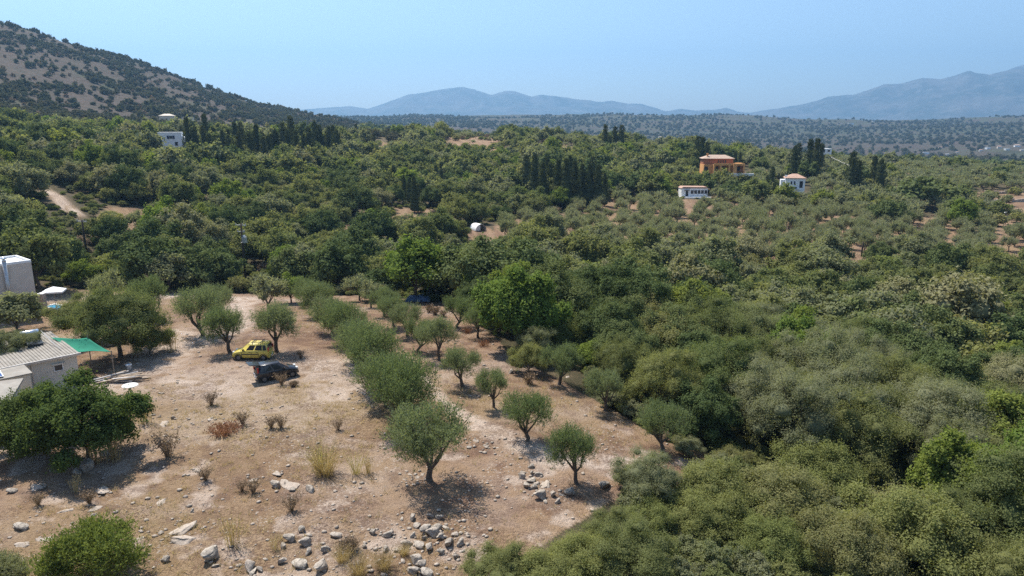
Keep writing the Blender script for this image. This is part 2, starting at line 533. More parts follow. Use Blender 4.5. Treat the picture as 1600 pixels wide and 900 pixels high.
    st = smooth(.48, .62, fbm(x * .45, y * .45, 64, 3))
    mm = np.stack([fbm(x * .35, y * .35, 62, 4), fbm(x * 1.4, y * 1.4, 63, 3), st, st * 0 + 1], -1).astype(np.float32)
    cb.data.foreach_set('color', mm.ravel())
    tag(link(bpy.data.objects.new('ground', me)), kind='structure')
make_ground()

# ------------------------------------------------------------------ mountains
def make_range(name, prof, dist, depth, seed, amp):
    pp = np.array(prof, float)
    az = np.radians(np.arange(-50, 50.01, .16))
    pxh = 800 + FPX * np.tan(az) * 1.0265
    yy = np.interp(pxh, pp[:, 0], pp[:, 1])
    el = np.array([math.atan2(ray(a, b)[2], math.hypot(ray(a, b)[0], ray(a, b)[1])) for a, b in zip(pxh, yy)])
    crest = CAMZ + dist * np.tan(el)
    crest += (fbm(pxh / 22., pxh * 0, seed, 4) - .5) * amp
    s = np.linspace(-1, 1, 61)
    A, S = np.meshgrid(az, s)
    Cr = np.broadcast_to(crest, A.shape)
    rad = dist + S * depth
    x, y = rad * np.sin(A), rad * np.cos(A)
    shape = np.clip(1 - np.abs(S) ** 1.25, 0, 1)
    spur = 1 - np.abs(fbm(x / 700., y / 700., seed + 5, 5) * 2 - 1)      # ridged spurs running off the crest
    z = Cr * shape * (1 - (1 - spur) * .9 * np.clip(np.abs(S) * 2.2, 0, 1)) - 60 * np.abs(S)
    z = np.minimum(z, np.where(S > -1, CAMZ + (rad * np.tan(np.broadcast_to(el, A.shape))) + 1e9 * (S < 0), z)) if False else z
    na, ns = len(az), len(s)
    i, j = np.meshgrid(np.arange(ns - 1), np.arange(na - 1), indexing='ij')
    F = np.stack([i * na + j, (i + 1) * na + j, (i + 1) * na + j + 1, i * na + j + 1], -1).reshape(-1, 4)[:, ::-1]
    t = NT(name + '_rock')
    P = t.pos()
    c = t.mix(t.ramp(t.noise(P, .0028, 5, .65), .4, .62), (.045, .055, .045), (.10, .095, .085))
    c = t.mix(t.math('MULTIPLY', t.ramp(t.noise(P, .01, 4, .7), .5, .65), .6), c, (.15, .14, .13))
    me = mesh_np(name, np.stack([x.ravel(), y.ravel(), z.ravel()], -1), F, t.done(t.bsdf(c, .95, .1)), True)
    tag(link(bpy.data.objects.new(name, me)), kind='structure')
PROF1 = [(-300, 176), (400, 176), (520, 168), (548, 166), (575, 171), (600, 162), (640, 148), (680, 142), (705, 138), (722, 136), (742, 139), (768, 148), (790, 141), (805, 142), (830, 151), (845, 148),
         (880, 152), (925, 157), (940, 160), (955, 158), (980, 162), (1002, 162), (1020, 167), (1040, 174), (1062, 170), (1090, 173), (1112, 172), (1132, 168), (1150, 174), (1172, 176), (1200, 171), (1250, 164),
         (1290, 151), (1330, 148), (1375, 132), (1402, 131), (1432, 121), (1460, 124), (1502, 111), (1535, 117), (1560, 110), (1600, 108), (1800, 100), (2200, 120)]
PROF2 = [(-300, 190), (1400, 190), (1500, 140), (1540, 120), (1570, 106), (1600, 97), (1700, 80), (2200, 90)]
make_range('mountains', PROF1, 8400.0, 1700.0, 71, 20)
make_range('far_mountains', PROF2, 9600.0, 900.0, 83, 12)

# ------------------------------------------------------------------ the hazy summer air
def make_haze():
    b = MB().box(-11000, 11000, -300, 10800, -120, 1080)
    m = bpy.data.materials.new('hazy_air')
    m.use_nodes = True
    nt = m.node_tree
    nt.nodes.clear()
    o = nt.nodes.new('ShaderNodeOutputMaterial')
    v = nt.nodes.new('ShaderNodeVolumePrincipled')
    v.inputs['Color'].default_value = (.34, .64, 1.0, 1)
    v.inputs['Density'].default_value = 1.5e-4
    v.inputs['Anisotropy'].default_value = 0.33
    nt.links.new(v.outputs[0], o.inputs['Volume'])
    h = b.build('haze', m)
    h.display_type = 'WIRE'
    tag(h, kind='stuff')
make_haze()
# ------------------------------------------------------------------ foliage materials
def leaf_mat(name, cols, trans=.42, rough=.55, spec=.25):
    """cols: tints between which single plants vary"""
    t = NT(name)
    rnd = t.n('ShaderNodeObjectInfo').outputs['Random']
    cr = t.n('ShaderNodeValToRGB')
    el = cr.color_ramp.elements
    while len(el) < len(cols): el.new(.5)
    for i, c in enumerate(cols):
        el[i].position = i / max(1, len(cols) - 1)
        el[i].color = (*c, 1)
    t.t.links.new(rnd, cr.inputs[0])
    at = t.n('ShaderNodeAttribute', attribute_name='tone')      # every leaf differs a little: young tips, old and dusty leaves
    c = t.mix(at.outputs['Fac'], cr.outputs[0], tuple(min(1, a * b) for a, b in zip(cols[len(cols) // 2], (1.65, 1.6, 1.5))))
    d = t.n('ShaderNodeBsdfDiffuse'); t.put(d.inputs[0], c)
    tr = t.n('ShaderNodeBsdfTranslucent')
    t.put(tr.inputs[0], t.mix(1.0, c, (1.36, 1.36, .76), 'MULTIPLY'))
    m1 = t.n('ShaderNodeMixShader'); m1.inputs[0].default_value = trans
    t.t.links.new(d.outputs[0], m1.inputs[1]); t.t.links.new(tr.outputs[0], m1.inputs[2])
    return t.done(m1.outputs[0])
LM = {
 'olive':  leaf_mat('olive_leaves', [(0.120, 0.155, 0.072), (0.146, 0.177, 0.092), (0.167, 0.190, 0.111)]),
 'wild':   leaf_mat('wild_olive_leaves', [(0.171, 0.183, 0.104), (0.209, 0.215, 0.127), (0.177, 0.196, 0.093)]),
 'oak':    leaf_mat('oak_leaves', [(0.114, 0.143, 0.056), (0.158, 0.171, 0.072), (0.191, 0.198, 0.078)]),
 'mastic': leaf_mat('mastic_leaves', [(0.155, 0.189, 0.066), (0.205, 0.216, 0.083), (0.205, 0.192, 0.098)]),
 'carob':  leaf_mat('carob_leaves', [(0.076, 0.104, 0.041), (0.098, 0.125, 0.049), (0.123, 0.142, 0.057)], .22),
 'bright': leaf_mat('fresh_green_leaves', [(.125, .18, .045), (.155, .195, .045), (.185, .20, .055)], .38),
 'cypress':leaf_mat('cypress_leaves', [(.055, .070, .036), (.068, .082, .042), (.085, .092, .05)], .2),
 'grove':  leaf_mat('grove_olive_leaves', [(0.193, 0.204, 0.127), (0.220, 0.226, 0.149), (0.182, 0.198, 0.110)]),
 'pale':   leaf_mat('pale_leaves', [(.21, .205, .105), (.23, .22, .125)], .3),
 'dry':    leaf_mat('dry_brush', [(.19, .135, .10), (.24, .18, .12), (.17, .115, .095)], .15),
 'shrub':  leaf_mat('shrub_leaves', [(.082, .118, .038), (.10, .13, .042)], .38),
 'thorn':  leaf_mat('thorn_leaves', [(.14, .17, .045), (.15, .18, .05)], .34),
 'scrub':  leaf_mat('hill_scrub_leaves', [(.072, .080, .048), (.085, .088, .055), (.10, .09, .065)], .25),
 'russet': leaf_mat('russet_leaves', [(.24, .11, .065), (.28, .14, .085)], .2),
}
def bark_mat(name, a, b):
    t = NT(name)
    co = t.obj()
    n = t.noise(co, 9, 5, .7)
    return t.done(t.bsdf(t.mix(t.ramp(n, .3, .7), a, b), .95, .1, 0, n, .8, .05))
BARK = bark_mat('olive_bark', (.085, .065, .05), (.17, .14, .115))
STRAWM = leaf_mat('straw_stems', [(.40, .30, .16), (.46, .36, .20), (.34, .25, .14)], .3)
TWIGM = leaf_mat('dead_twigs', [(.20, .145, .10), (.26, .19, .13)], .1)

# ------------------------------------------------------------------ crowns made of single leaves
def unit(v):
    return v / np.maximum(np.linalg.norm(v, axis=-1, keepdims=True), 1e-9)
def leaves(P, N, L, W, rng, T=None):
    """diamond shaped leaves: position, normal, length, width (arrays)"""
    n = len(P)
    if T is None: T = rng.normal(size=(n, 3))
    T = unit(T - N * (T * N).sum(-1, keepdims=True))
    B = np.cross(N, T)
    L, W = np.broadcast_to(L, n)[:, None], np.broadcast_to(W, n)[:, None]
    V = np.stack([P, P + T * L * .5 + B * W * .5, P + T * L, P + T * L * .5 - B * W * .5], 1).reshape(-1, 3)
    return V, np.arange(n * 4).reshape(-1, 4)
_ico = None
def ico():
    global _ico
    if _ico is None:
        bm = bmesh.new()
        bmesh.ops.create_icosphere(bm, subdivisions=2, radius=1)
        _ico = (np.array([v.co[:] for v in bm.verts]), np.array([[v.index for v in f.verts] for f in bm.faces]))
        bm.free()
    return _ico
def finish(name, parts, mats, tone_rng, tone=.35):
    """parts: list of (V, F, matindex)"""
    V, Fs, mi, tn, b = [], [], [], [], 0
    parts = sorted(parts, key=lambda p: p[1].shape[1])
    for v, f, m in parts:
        V.append(v); Fs.append(f + b); mi.append(np.full(len(f), m))
        if f.shape[1] == 4 and len(v) == len(f) * 4:
            k = tone_rng.random(len(f)) ** 2.2 * tone
            tn.append(np.repeat(k, 4))
        else:
            tn.append(np.zeros(len(v)))
        b += len(v)
    me = mesh_np(name, np.concatenate(V), Fs, mats, False, np.concatenate(mi))
    a = me.attributes.new('tone', 'FLOAT', 'POINT')
    a.data.foreach_set('value', np.concatenate(tn).astype(np.float32))
    return me
def lobes_dome(rng, R, Hc, n, zc, low=.12, rr=(.34, .50)):
    """lobe centres and radii over a dome of radius R and height Hc whose middle lies at zc"""
    out = []
    for i in range(n):
        f = (i + .5) / n
        ct = 1 - f * (1 + low)                       # cos of polar angle
        st = math.sqrt(max(0, 1 - ct * ct))
        ph = i * 2.39996 + rng.uniform(-.5, .5)
        k = rng.uniform(.42, .80)
        r = R * (rng.uniform(.24, .38) if i % 3 else rng.uniform(.15, .23))
        if i % 3 == 0: k = rng.uniform(.82, 1.06)
        out.append((np.array([R * k * st * math.cos(ph), R * k * st * math.sin(ph), zc + Hc * .5 * k * ct * 1.15]), r))
    return out
def lobe_leaves(rng, lobes, nclump, nleaf, L, W, sig, upb=.35, flat=.8):
    Ps, Ns = [], []
    for c, r in lobes:
        d = unit(rng.normal(size=(nclump * 2, 3)) + np.array([0, 0, .35]))
        d = d[d[:, 2] > -.75][:nclump]
        rad = r * (.80 + .30 * rng.random((len(d), 1)))
        cc = c + d * rad * np.array([1, 1, flat])
        k = nleaf
        off = rng.normal(size=(len(d), k, 3)) * sig * rng.uniform(.6, 1.3, size=(len(d), 1, 1))
        P = (cc[:, None] + off).reshape(-1, 3)
        out = np.repeat(d, k, 0)
        N = unit(out * .8 + np.array([0, 0, upb]) + rng.normal(size=P.shape) * .38)
        Ps.append(P); Ns.append(N)
    P, N = np.concatenate(Ps), np.concatenate(Ns)
    m = P[:, 2] > .12
    P, N = P[m], N[m]
    s = rng.uniform(.7, 1.3, len(P))
    return leaves(P, N, L * s, W * s, rng)
def cores(lobes, k, flat=.8, low=1):
    V0, F0 = ico()
    V, F = [], []
    for i, (c, r) in enumerate(lobes):
        w = 1 + .16 * np.sin(V0[:, :1] * 5 + i) * np.cos(V0[:, 1:2] * 6 - i)
        v = c + V0 * w * r * k * np.array([1, 1, flat])
        v[:, 2] = np.maximum(v[:, 2], .1)
        V.append(v); F.append(F0 + i * len(V0))
    return np.concatenate(V), np.concatenate(F)
def tubes(paths, n=6):
    mb = MB()
    for pts, rad in paths: mb.tube(pts, rad, n, cap=False)
    return np.array(mb.v), np.array(mb.f)
def limbs(rng, lobes, fork, r0, lean=(0, 0), wig=.1, sub=True):
    """trunk and the limbs that run up into the lobes of the crown"""
    base = np.array([0, 0, -.25])
    top = np.array([lean[0], lean[1], fork])
    mid = (base + top) / 2 + rng.normal(size=3) * wig * np.array([1, 1, .2])
    paths = [([base, mid * .6 + base * .4, mid, top], [r0 * 1.45, r0 * 1.1, r0, r0 * .85])]
    ls = sorted(lobes, key=lambda l: -l[1])[:7] if len(lobes) > 7 else lobes
    for c, r in ls:
        e = c + rng.normal(size=3) * .1
        m1 = top * .62 + e * .38 + rng.normal(size=3) * wig * 1.5 + np.array([0, 0, -.05])
        paths.append(([top - np.array([0, 0, .06]), m1, e], [r0 * .6, r0 * .4, r0 * .12]))
        if sub:
            e2 = e + rng.normal(size=3) * r * .6
            paths.append(([m1, (m1 + e2) / 2 + rng.normal(size=3) * .08, e2], [r0 * .3, r0 * .2, r0 * .06]))
    return tubes(paths)

def broadleaf(seed, R, Hc, zc, nl, mat, lod, leaf=(.095, .055), fork=1.2, r0=.14, low=.12, upb=.35, flat=.8, rr=(.34, .5)):
    rng = np.random.default_rng(seed)
    lobes = lobes_dome(rng, R, Hc, nl, zc, low, rr)
    if lod == 0:
        V, F = lobe_leaves(rng, lobes, 40, 26, leaf[0] * 1.08, leaf[1] * 1.08, .135, upb, flat); k = .55
    elif lod == 1:
        V, F = lobe_leaves(rng, lobes, 20, 9, .26, .18, .18, upb, flat); k = .58
    elif lod == 2:
        lobes = lobes[::2] if nl > 14 else lobes
        lobes = [(c, r * 1.18) for c, r in lobes]
        V, F = lobe_leaves(rng, lobes, 13, 5, .52, .40, .26, upb, flat); k = .68
    else:
        lobes = [(c, r * 1.5) for c, r in lobes[::4]]
        V, F = lobe_leaves(rng, lobes, 9, 3, 1.1, .85, .3, upb, flat); k = .7
    if lod == 0:                                     # loose sprays that break the outline
        ns, nf = 230, 13
        li = rng.integers(0, len(lobes), ns)
        dd = unit(rng.normal(size=(ns, 3)) + np.array([0, 0, .6]))
        P0 = np.array([lobes[i][0] for i in li]) + dd * np.array([lobes[i][1] for i in li])[:, None] * .8
        DD = unit(dd + np.array([0, 0, .5]) + rng.normal(size=(ns, 3)) * .4)
        SL_ = rng.uniform(.25, .75, ns)
        tt = np.linspace(.1, 1, nf)[None, :, None]
        P = (P0[:, None] + DD[:, None] * tt * SL_[:, None, None] + rng.normal(size=(ns, nf, 3)) * .05).reshape(-1, 3)
        N = unit(np.repeat(dd, nf, 0) + rng.normal(size=P.shape) * .6)
        P[:, 2] = np.maximum(P[:, 2], .1)
        V2, F2 = leaves(P, N, leaf[0] * 1.1, leaf[1] * 1.1, rng)
        F = np.concatenate([F, F2 + len(V)]); V = np.concatenate([V, V2])
    cv, cf = cores(lobes, k, flat)
    tv, tf = limbs(rng, lobes, fork, r0, sub=lod == 0)
    return (V, F), (cv, cf), (tv, tf)
def olive(seed, R, zc, Hc, lod, fork=1.15, r0=.12, nl=10, lean=(0, 0), dens=1.0, bushy=False):
    rng = np.random.default_rng(seed)
    lobes = []
    for i in range(nl):
        f = (i + .5) / nl
        ct = 1 - f * (1.55 if not bushy else 1.7)
        st = math.sqrt(max(0, 1 - ct * ct))
        ph = i * 2.39996 + rng.uniform(-.6, .6)
        k = rng.uniform(.40, .84)
        lobes.append((np.array([lean[0] + R * k * st * math.cos(ph), lean[1] + R * k * st * math.sin(ph), zc + Hc * .5 * k * ct]), R * rng.uniform(.27, .48)))
    ns, nlf, L, W = {0: (1400, 13, .13, .042), 1: (520, 5, .30, .105), 2: (190, 3, .55, .26), 3: (60, 2, 1.1, .6)}[lod]
    ns = int(ns * dens)
    li = rng.integers(0, nl, ns)
    C = np.array([l[0] for l in lobes])[li]
    Rr = np.array([l[1] for l in lobes])[li]
    d = unit(rng.normal(size=(ns, 3)) + np.array([0, 0, .25]))
    P0 = C + d * (Rr * rng.uniform(.12, .95, ns) ** .8)[:, None] * np.array([1, 1, .9])
    D = unit(d * .7 + np.array([0, 0, 1.05]) + rng.normal(size=(ns, 3)) * .35)       # young shoots point out and up
    SL = rng.uniform(.30, .80, ns) * (R / 2.2)
    t = np.linspace(.0, 1, nlf)[None, :, None]
    P = (P0[:, None] + D[:, None] * t * SL[:, None, None] + rng.normal(size=(ns, nlf, 3)) * .045).reshape(-1, 3)
    T = unit(np.repeat(D, nlf, 0) + rng.normal(size=P.shape) * .6)
    N = unit(np.repeat(d, nlf, 0) * .55 + np.array([0, 0, .35]) + rng.normal(size=P.shape) * .6)
    N = unit(N - T * (N * T).sum(-1, keepdims=True))
    s = rng.uniform(.7, 1.25, len(P))
    V, F = leaves(P, N, L * s, W * s, rng, T)
    cv, cf = cores(lobes if lod else lobes[:1], .3 if lod == 0 else .52, .9)
    tv, tf = limbs(rng, lobes[:6], fork, r0, lean=(lean[0] * .5, lean[1] * .5), wig=.12, sub=lod == 0)
    return (V, F), (cv, cf), (tv, tf)
def cypress(seed, Hh, R, lod):
    rng = np.random.default_rng(seed)
    n = {0: 2400, 1: 1500, 2: 420, 3: 120}[lod]
    L = {0: .3, 1: .42, 2: .85, 3: 1.6}[lod]
    h = rng.random(n) ** .8
    wob = 1 + .22 * np.sin(h * 23 + seed) + .15 * np.sin(h * 41)
    rad = R * np.clip(1.0 - h, 0, 1) ** .62 * smooth(0, .1, h + .02) * wob
    ph = rng.uniform(0, 2 * math.pi, n)
    k = np.sqrt(rng.uniform(.45, 1.05, n))
    d = np.stack([np.cos(ph), np.sin(ph), 0 * ph], -1)
    bulge = 1 + .25 * np.sin(ph * 3 + h * 9 + seed)
    P = d * (rad * k * bulge)[:, None] + np.stack([0 * h, 0 * h, .5 + h * (Hh - .6)], -1)
    T = unit(d * .45 + np.array([0, 0, 1.0]) + rng.normal(size=P.shape) * .3)
    N = unit(d + rng.normal(size=P.shape) * .5)
    N = unit(N - T * (N * T).sum(-1, keepdims=True))
    V, F = leaves(P, N, L * rng.uniform(.7, 1.4, n), L * .42, rng, T)
    tv, tf = tubes([([(0, 0, -.3), (0, 0, Hh * .4), (0, 0, Hh * .9)], [.2, .14, .03])])
    zs = np.linspace(.12, .8, 8)
    lob = [(np.array([0, 0, z * Hh]), R * (1 - z) ** .62 * .95) for z in zs]
    V0, F0 = ico()
    cv = np.concatenate([c + V0 * np.array([r * .75, r * .75, Hh * .09]) for c, r in lob])
    cf = np.concatenate([F0 + i * len(V0) for i in range(len(lob))])
    return (V, F), (cv, cf), (tv, tf)

VAR = {}                                             # kind -> {lod: [(crown mesh, trunk mesh, joined mesh, R, height)]}
def reg(kind, lod, gen, mat, R, Ht):
    (V, F), (cv, cf), (tv, tf) = gen
    rng = np.random.default_rng(len(V))
    if lod <= 1:
        crown = finish(kind + '_crown', [(V, F, 0), (cv, cf, 0)], [mat], rng)
        trunk = mesh_np(kind + '_trunk', tv, tf, BARK, True)
        joined = None
    if lod >= 1:
        joined = finish(kind + '_small', [(V, F, 0), (cv, cf, 0), (tv, tf, 1)], [mat, BARK], rng)
        if lod > 1: crown = trunk = None
    VAR.setdefault(kind, {}).setdefault(lod, []).append((crown, trunk, joined, R, Ht))
# kind: variants as seen near (lod 0), in the middle distance (1), far (2) and on the far hills (3)
for s in range(7):
    reg('olive_tree', 0, olive(100 + s, 2.15, (2.45, 2.6, 2.3, 2.7)[s % 4], (2.8, 3.2, 2.5, 3.3)[s % 4], 0, (.85, 1.0, .7, 1.05)[s % 4], .17, (12, 9, 14, 10, 11, 13, 8)[s], lean=((-.3, .1), (.35, -.1), (.1, .25), (-.15, -.25), (.3, .2), (-.35, 0), (.15, -.3))[s]), LM['olive'], 2.2, 4.3)
for s in range(2):
    reg('thorny_bush', 0, olive(130 + s, 1.7, .95, 2.0, 0, .3, .06, 12, dens=1.2, bushy=True), LM['thorn' if s == 0 else 'wild'], 1.8, 2.3)
    reg('bushy_olive', 0, olive(120 + s, 2.3, 2.15, 3.8, 0, .6, .13, 14, dens=1.15, bushy=True), LM['olive'], 2.3, 4.2)
for s in range(3):
    reg('olive_tree', 1, olive(140 + s, 2.2, 2.4, 3.0, 1, 1.0, .13, 10), LM['grove'], 2.3, 4.0)
    reg('olive_tree', 2, olive(150 + s, 2.2, 2.4, 3.0, 2, 1.0, .13, 8), LM['grove'], 2.3, 4.0)
KSPEC = {  # R, Hc, zc, lobes, material, leaf, fork, trunk radius, low
 'evergreen_oak': (2.7, 4.0, 2.2, 36, 'oak', (.075, .046), .9, .14, .30),
 'mastic_bush':   (2.2, 2.6, 1.25, 30, 'mastic', (.075, .045), .4, .08, .18),
 'carob_tree':    (3.1, 4.6, 2.5, 40, 'carob', (.12, .08), 1.0, .18, .35),
 'wild_olive':    (2.6, 4.2, 2.4, 34, 'wild', (.10, .032), .9, .13, .30),
 'leafy_tree':    (2.6, 4.4, 2.5, 36, 'bright', (.16, .11), 1.0, .14, .30),
 'leafy_shrub':   (2.7, 4.2, 2.0, 30, 'shrub', (.13, .08), .8, .10, .45),
 'hill_scrub':    (1.9, 2.3, 1.0, 22, 'scrub', (.08, .05), .4, .06, .10),
 'dry_bush':      (1.4, 1.4, .6, 12, 'dry', (.08, .03), .3, .05, .05),
 'pale_tree':     (2.9, 4.4, 2.5, 34, 'pale', (.09, .04), 1.0, .14, .30),
}
for kd, (R, Hc, zc, nl, mt, lf, fk, r0, low) in KSPEC.items():
    for s in range({'hill_scrub': 0, 'evergreen_oak': 3, 'mastic_bush': 2, 'carob_tree': 2, 'wild_olive': 3, 'leafy_tree': 2}.get(kd, 1)):
        reg(kd, 0, broadleaf(200 + s + nl, R, Hc, zc, nl, mt, 0, lf, fk, r0, low), LM[mt], R, zc + Hc * .6)
    for lod in (1, 2, 3):
        for s in range(3 if lod < 3 else 2):
            reg(kd, lod, broadleaf(300 + s * 7 + lod + nl, R, Hc, zc, nl, mt, lod, lf, fk, r0, low), LM[mt], R, zc + Hc * .6)
reg('olive_tree', 3, olive(160, 2.2, 2.4, 3.0, 3, 1.0, .13, 6), LM['grove'], 2.3, 4.0)
for lod in (1, 2, 3):
    for s in range(3 if lod < 3 else 1):
        reg('cypress_tree', lod, cypress(400 + s + lod * 10, 11.0, 1.7 + .35 * s, lod), LM['cypress'], 1.7, 11.0)

def lod_of(d, sc=1.0):
    return 0 if d < 82 else 1 if d < 210 else 2 if d < 520 else 3
def variant(kind, d, k):
    v = VAR[kind]
    l = lod_of(d)
    while l not in v: l = l + 1 if l < 3 and (l + 1) in v or l < min(v) else l - 1
    return l, v[l][k % len(v[l])]
def plant(kind, loc, rz, sc, k, d, parts=None):
    """one tree or shrub as a thing: an empty with trunk and crown, or far off a single mesh"""
    l, (crown, trunk, joined, R, Ht) = variant(kind, d, k)
    if l <= 1 and (parts is None or parts):
        e = empty(kind, loc, rz, sc)
        link(bpy.data.objects.new('crown', crown), e)
        link(bpy.data.objects.new('trunk', trunk), e)
        return e
    o = bpy.data.objects.new(kind, joined)
    o.location = loc
    o.rotation_euler = (0, 0, rz)
    o.scale = (sc, sc, sc) if not hasattr(sc, '__len__') else sc
    return link(o)

# ------------------------------------------------------------------ one scatter object for what is past counting
def scatter_stuff(name, pts, rots, scs, idx, protos):
    pc = bpy.data.collections.new(name + '_kinds')
    for i, me in enumerate(protos):
        pc.objects.link(bpy.data.objects.new('kind_%03d_%s' % (i, name), me))
    me = bpy.data.meshes.new(name)
    me.from_pydata([tuple(p) for p in pts], [], [])
    a = me.attributes.new('pick', 'INT', 'POINT'); a.data.foreach_set('value', np.asarray(idx, np.int32))
    a = me.attributes.new('turn', 'FLOAT_VECTOR', 'POINT'); a.data.foreach_set('vector', np.asarray(rots, np.float32).ravel())
    a = me.attributes.new('size', 'FLOAT_VECTOR', 'POINT'); a.data.foreach_set('vector', np.asarray(scs, np.float32).ravel())
    o = link(bpy.data.objects.new(name, me))
    g = bpy.data.node_groups.new(name, 'GeometryNodeTree')
    g.interface.new_socket('Geometry', in_out='INPUT', socket_type='NodeSocketGeometry')
    g.interface.new_socket('Geometry', in_out='OUTPUT', socket_type='NodeSocketGeometry')
    N = g.nodes
    gi, go = N.new('NodeGroupInput'), N.new('NodeGroupOutput')
    ci = N.new('GeometryNodeCollectionInfo')
    ci.inputs[0].default_value = pc
    ci.inputs['Separate Children'].default_value = True
    ci.inputs['Reset Children'].default_value = True
    ip = N.new('GeometryNodeInstanceOnPoints')
    ip.inputs['Pick Instance'].default_value = True
    def attr(nm, typ):
        x = N.new('GeometryNodeInputNamedAttribute')
        x.data_type = typ
        x.inputs[0].default_value = nm
        return [q for q in x.outputs if q.enabled and q.name == 'Attribute'][0]
    e2r = N.new('FunctionNodeEulerToRotation')
    L = g.links
    L.new(gi.outputs[0], ip.inputs['Points'])
    L.new(ci.outputs[0], ip.inputs['Instance'])
    L.new(attr('pick', 'INT'), ip.inputs['Instance Index'])
    L.new(attr('turn', 'FLOAT_VECTOR'), e2r.inputs[0])
    L.new(e2r.outputs[0], ip.inputs['Rotation'])
    L.new(attr('size', 'FLOAT_VECTOR'), ip.inputs['Scale'])
    L.new(ip.outputs[0], go.inputs[0])
    o.modifiers.new('scatter', 'NODES').node_group = g
    return tag(o, kind='stuff')
# ------------------------------------------------------------------ pads under the houses
def pad(px, py, d, r):
    p = at_d(px, py, d)
    BUMPS.append((p.x, p.y, r, p.z))
    return p

# ------------------------------------------------------------------ where the trees stand
PLANTS = []   # dict(kind, x, y, z, rz, sc, k, d, fixed label)
_pr = random.Random(7)
ORD = ['', 'first', 'second', 'third', 'fourth', 'fifth', 'sixth', 'seventh', 'eighth', 'ninth', 'tenth', 'eleventh', 'twelfth', 'thirteenth', 'fourteenth', 'fifteenth', 'sixteenth', 'seventeenth', 'eighteenth', 'nineteenth']
TENS = {2: 'twenty', 3: 'thirty', 4: 'forty', 5: 'fifty', 6: 'sixty', 7: 'seventy', 8: 'eighty', 9: 'ninety'}
def ordinal(n):
    if n >= 100: return ('hundred-and-' + ordinal(n % 100) if n % 100 else 'hundredth')
    if n < 20: return ORD[n]
    t, u = divmod(n, 10)
    return TENS[t][:-1] + 'ieth' if u == 0 else TENS[t] + '-' + ORD[u]
WIDEN = {'olive_tree': 1.04, 'bushy_olive': 1.06}
def add(kind, px, py, wpx=None, label=None, group=None, sc=None, k=None, rz=None, sz=1.0, off=(0, 0)):
    """a plant whose foot is seen at the pixel; wpx: width of its crown in the photograph"""
    p = hit(px, py)
    x, y = p.x + off[0], p.y + off[1]
    d = math.hypot(x, y)
    k = _pr.randrange(99) if k is None else k
    if sc is None:
        R = variant(kind, d, k)[1][3]
        sc = WIDEN.get(kind, 1.0) * wpx * (y * CP - (ground(x, y) + 2 - CAMZ) * SP) / FPX / (2 * R)
    PLANTS.append(dict(kind=kind, x=x, y=y, z=ground(x, y) - .03, rz=_pr.uniform(0, 6.28) if rz is None else rz, sc=sc, sz=sz, k=k, d=d, label=label, group=group))
def spot(px, py, d):
    """a plant foot at distance d on the pixel column"""
    p = at_d(px, py, d)
    return p

# the olive trees of the grove in front, row by row (front tree first)
ROW1 = [(673, 752, 136, 'olive_tree'), (626, 668, 122, 'bushy_olive'), (604, 634, 104, 'bushy_olive'), (580, 602, 92, 'bushy_olive'), (560, 568, 86, 'bushy_olive'), (538, 540, 72, 'bushy_olive'), (516, 519, 66, 'bushy_olive'), (499, 497, 56, 'bushy_olive'), (482, 480, 50, 'bushy_olive')]
for i, (a, b, w, kd) in enumerate(ROW1):
    add(kd, a, b, w, 'grey-green olive tree standing free at the front end of the dense olive row' if i == 0 else '%s olive tree from the front in the dense row beside the parked cars' % ordinal(i + 1), 'olive trees of the grove', k=i, sz=(.95, 1.02, .88, 1.12, .9, 1.06, .92, 1.1, 1.0)[i])
ROW2 = [(902, 757, 84), (822, 690, 84), (771, 637, 56), (723, 604, 66), (686, 564, 66), (656, 549, 58), (637, 526, 54), (617, 511, 50), (598, 495, 50), (580, 481, 46), (562, 470, 46)]
for i, (a, b, w) in enumerate(ROW2):
    add('olive_tree', a, b, w, '%s olive tree from the front in the thin middle row of the grove' % ordinal(i + 1), 'olive trees of the grove', k=i + 1, sz=1.12 if i in (0, 2) else 1.0)
ROW3 = [(1031, 705, 84), (946, 642, 66), (873, 601, 68), (747, 527, 50), (716, 511, 54)]
for i, (a, b, w) in enumerate(ROW3):
    add('olive_tree', a, b, w, '%s olive tree from the front in the sparse row along the wood' % ordinal(i + 1), 'olive trees of the grove', k=i + 2)
for a, b, w, lb in [(361, 551, 72, 'olive tree just ahead of the bonnet of the yellow car'), (433, 549, 78, 'olive tree shading the tail of the yellow car'), (313, 527, 82, 'olive tree behind the one ahead of the yellow car'),
                    (420, 488, 62, 'olive tree beside the track, behind the one shading the yellow car'), (239, 503, 68, 'olive tree between the track and the big dusty oak'), (172, 480, 58, 'olive tree behind the big dusty oak, near the parasol'),
                    (335, 500, 58, 'olive tree by the bend of the track, rearmost of those ahead of it')]:
    add('olive_tree', a, b, w, 'grey-green ' + lb, 'olive trees of the grove')
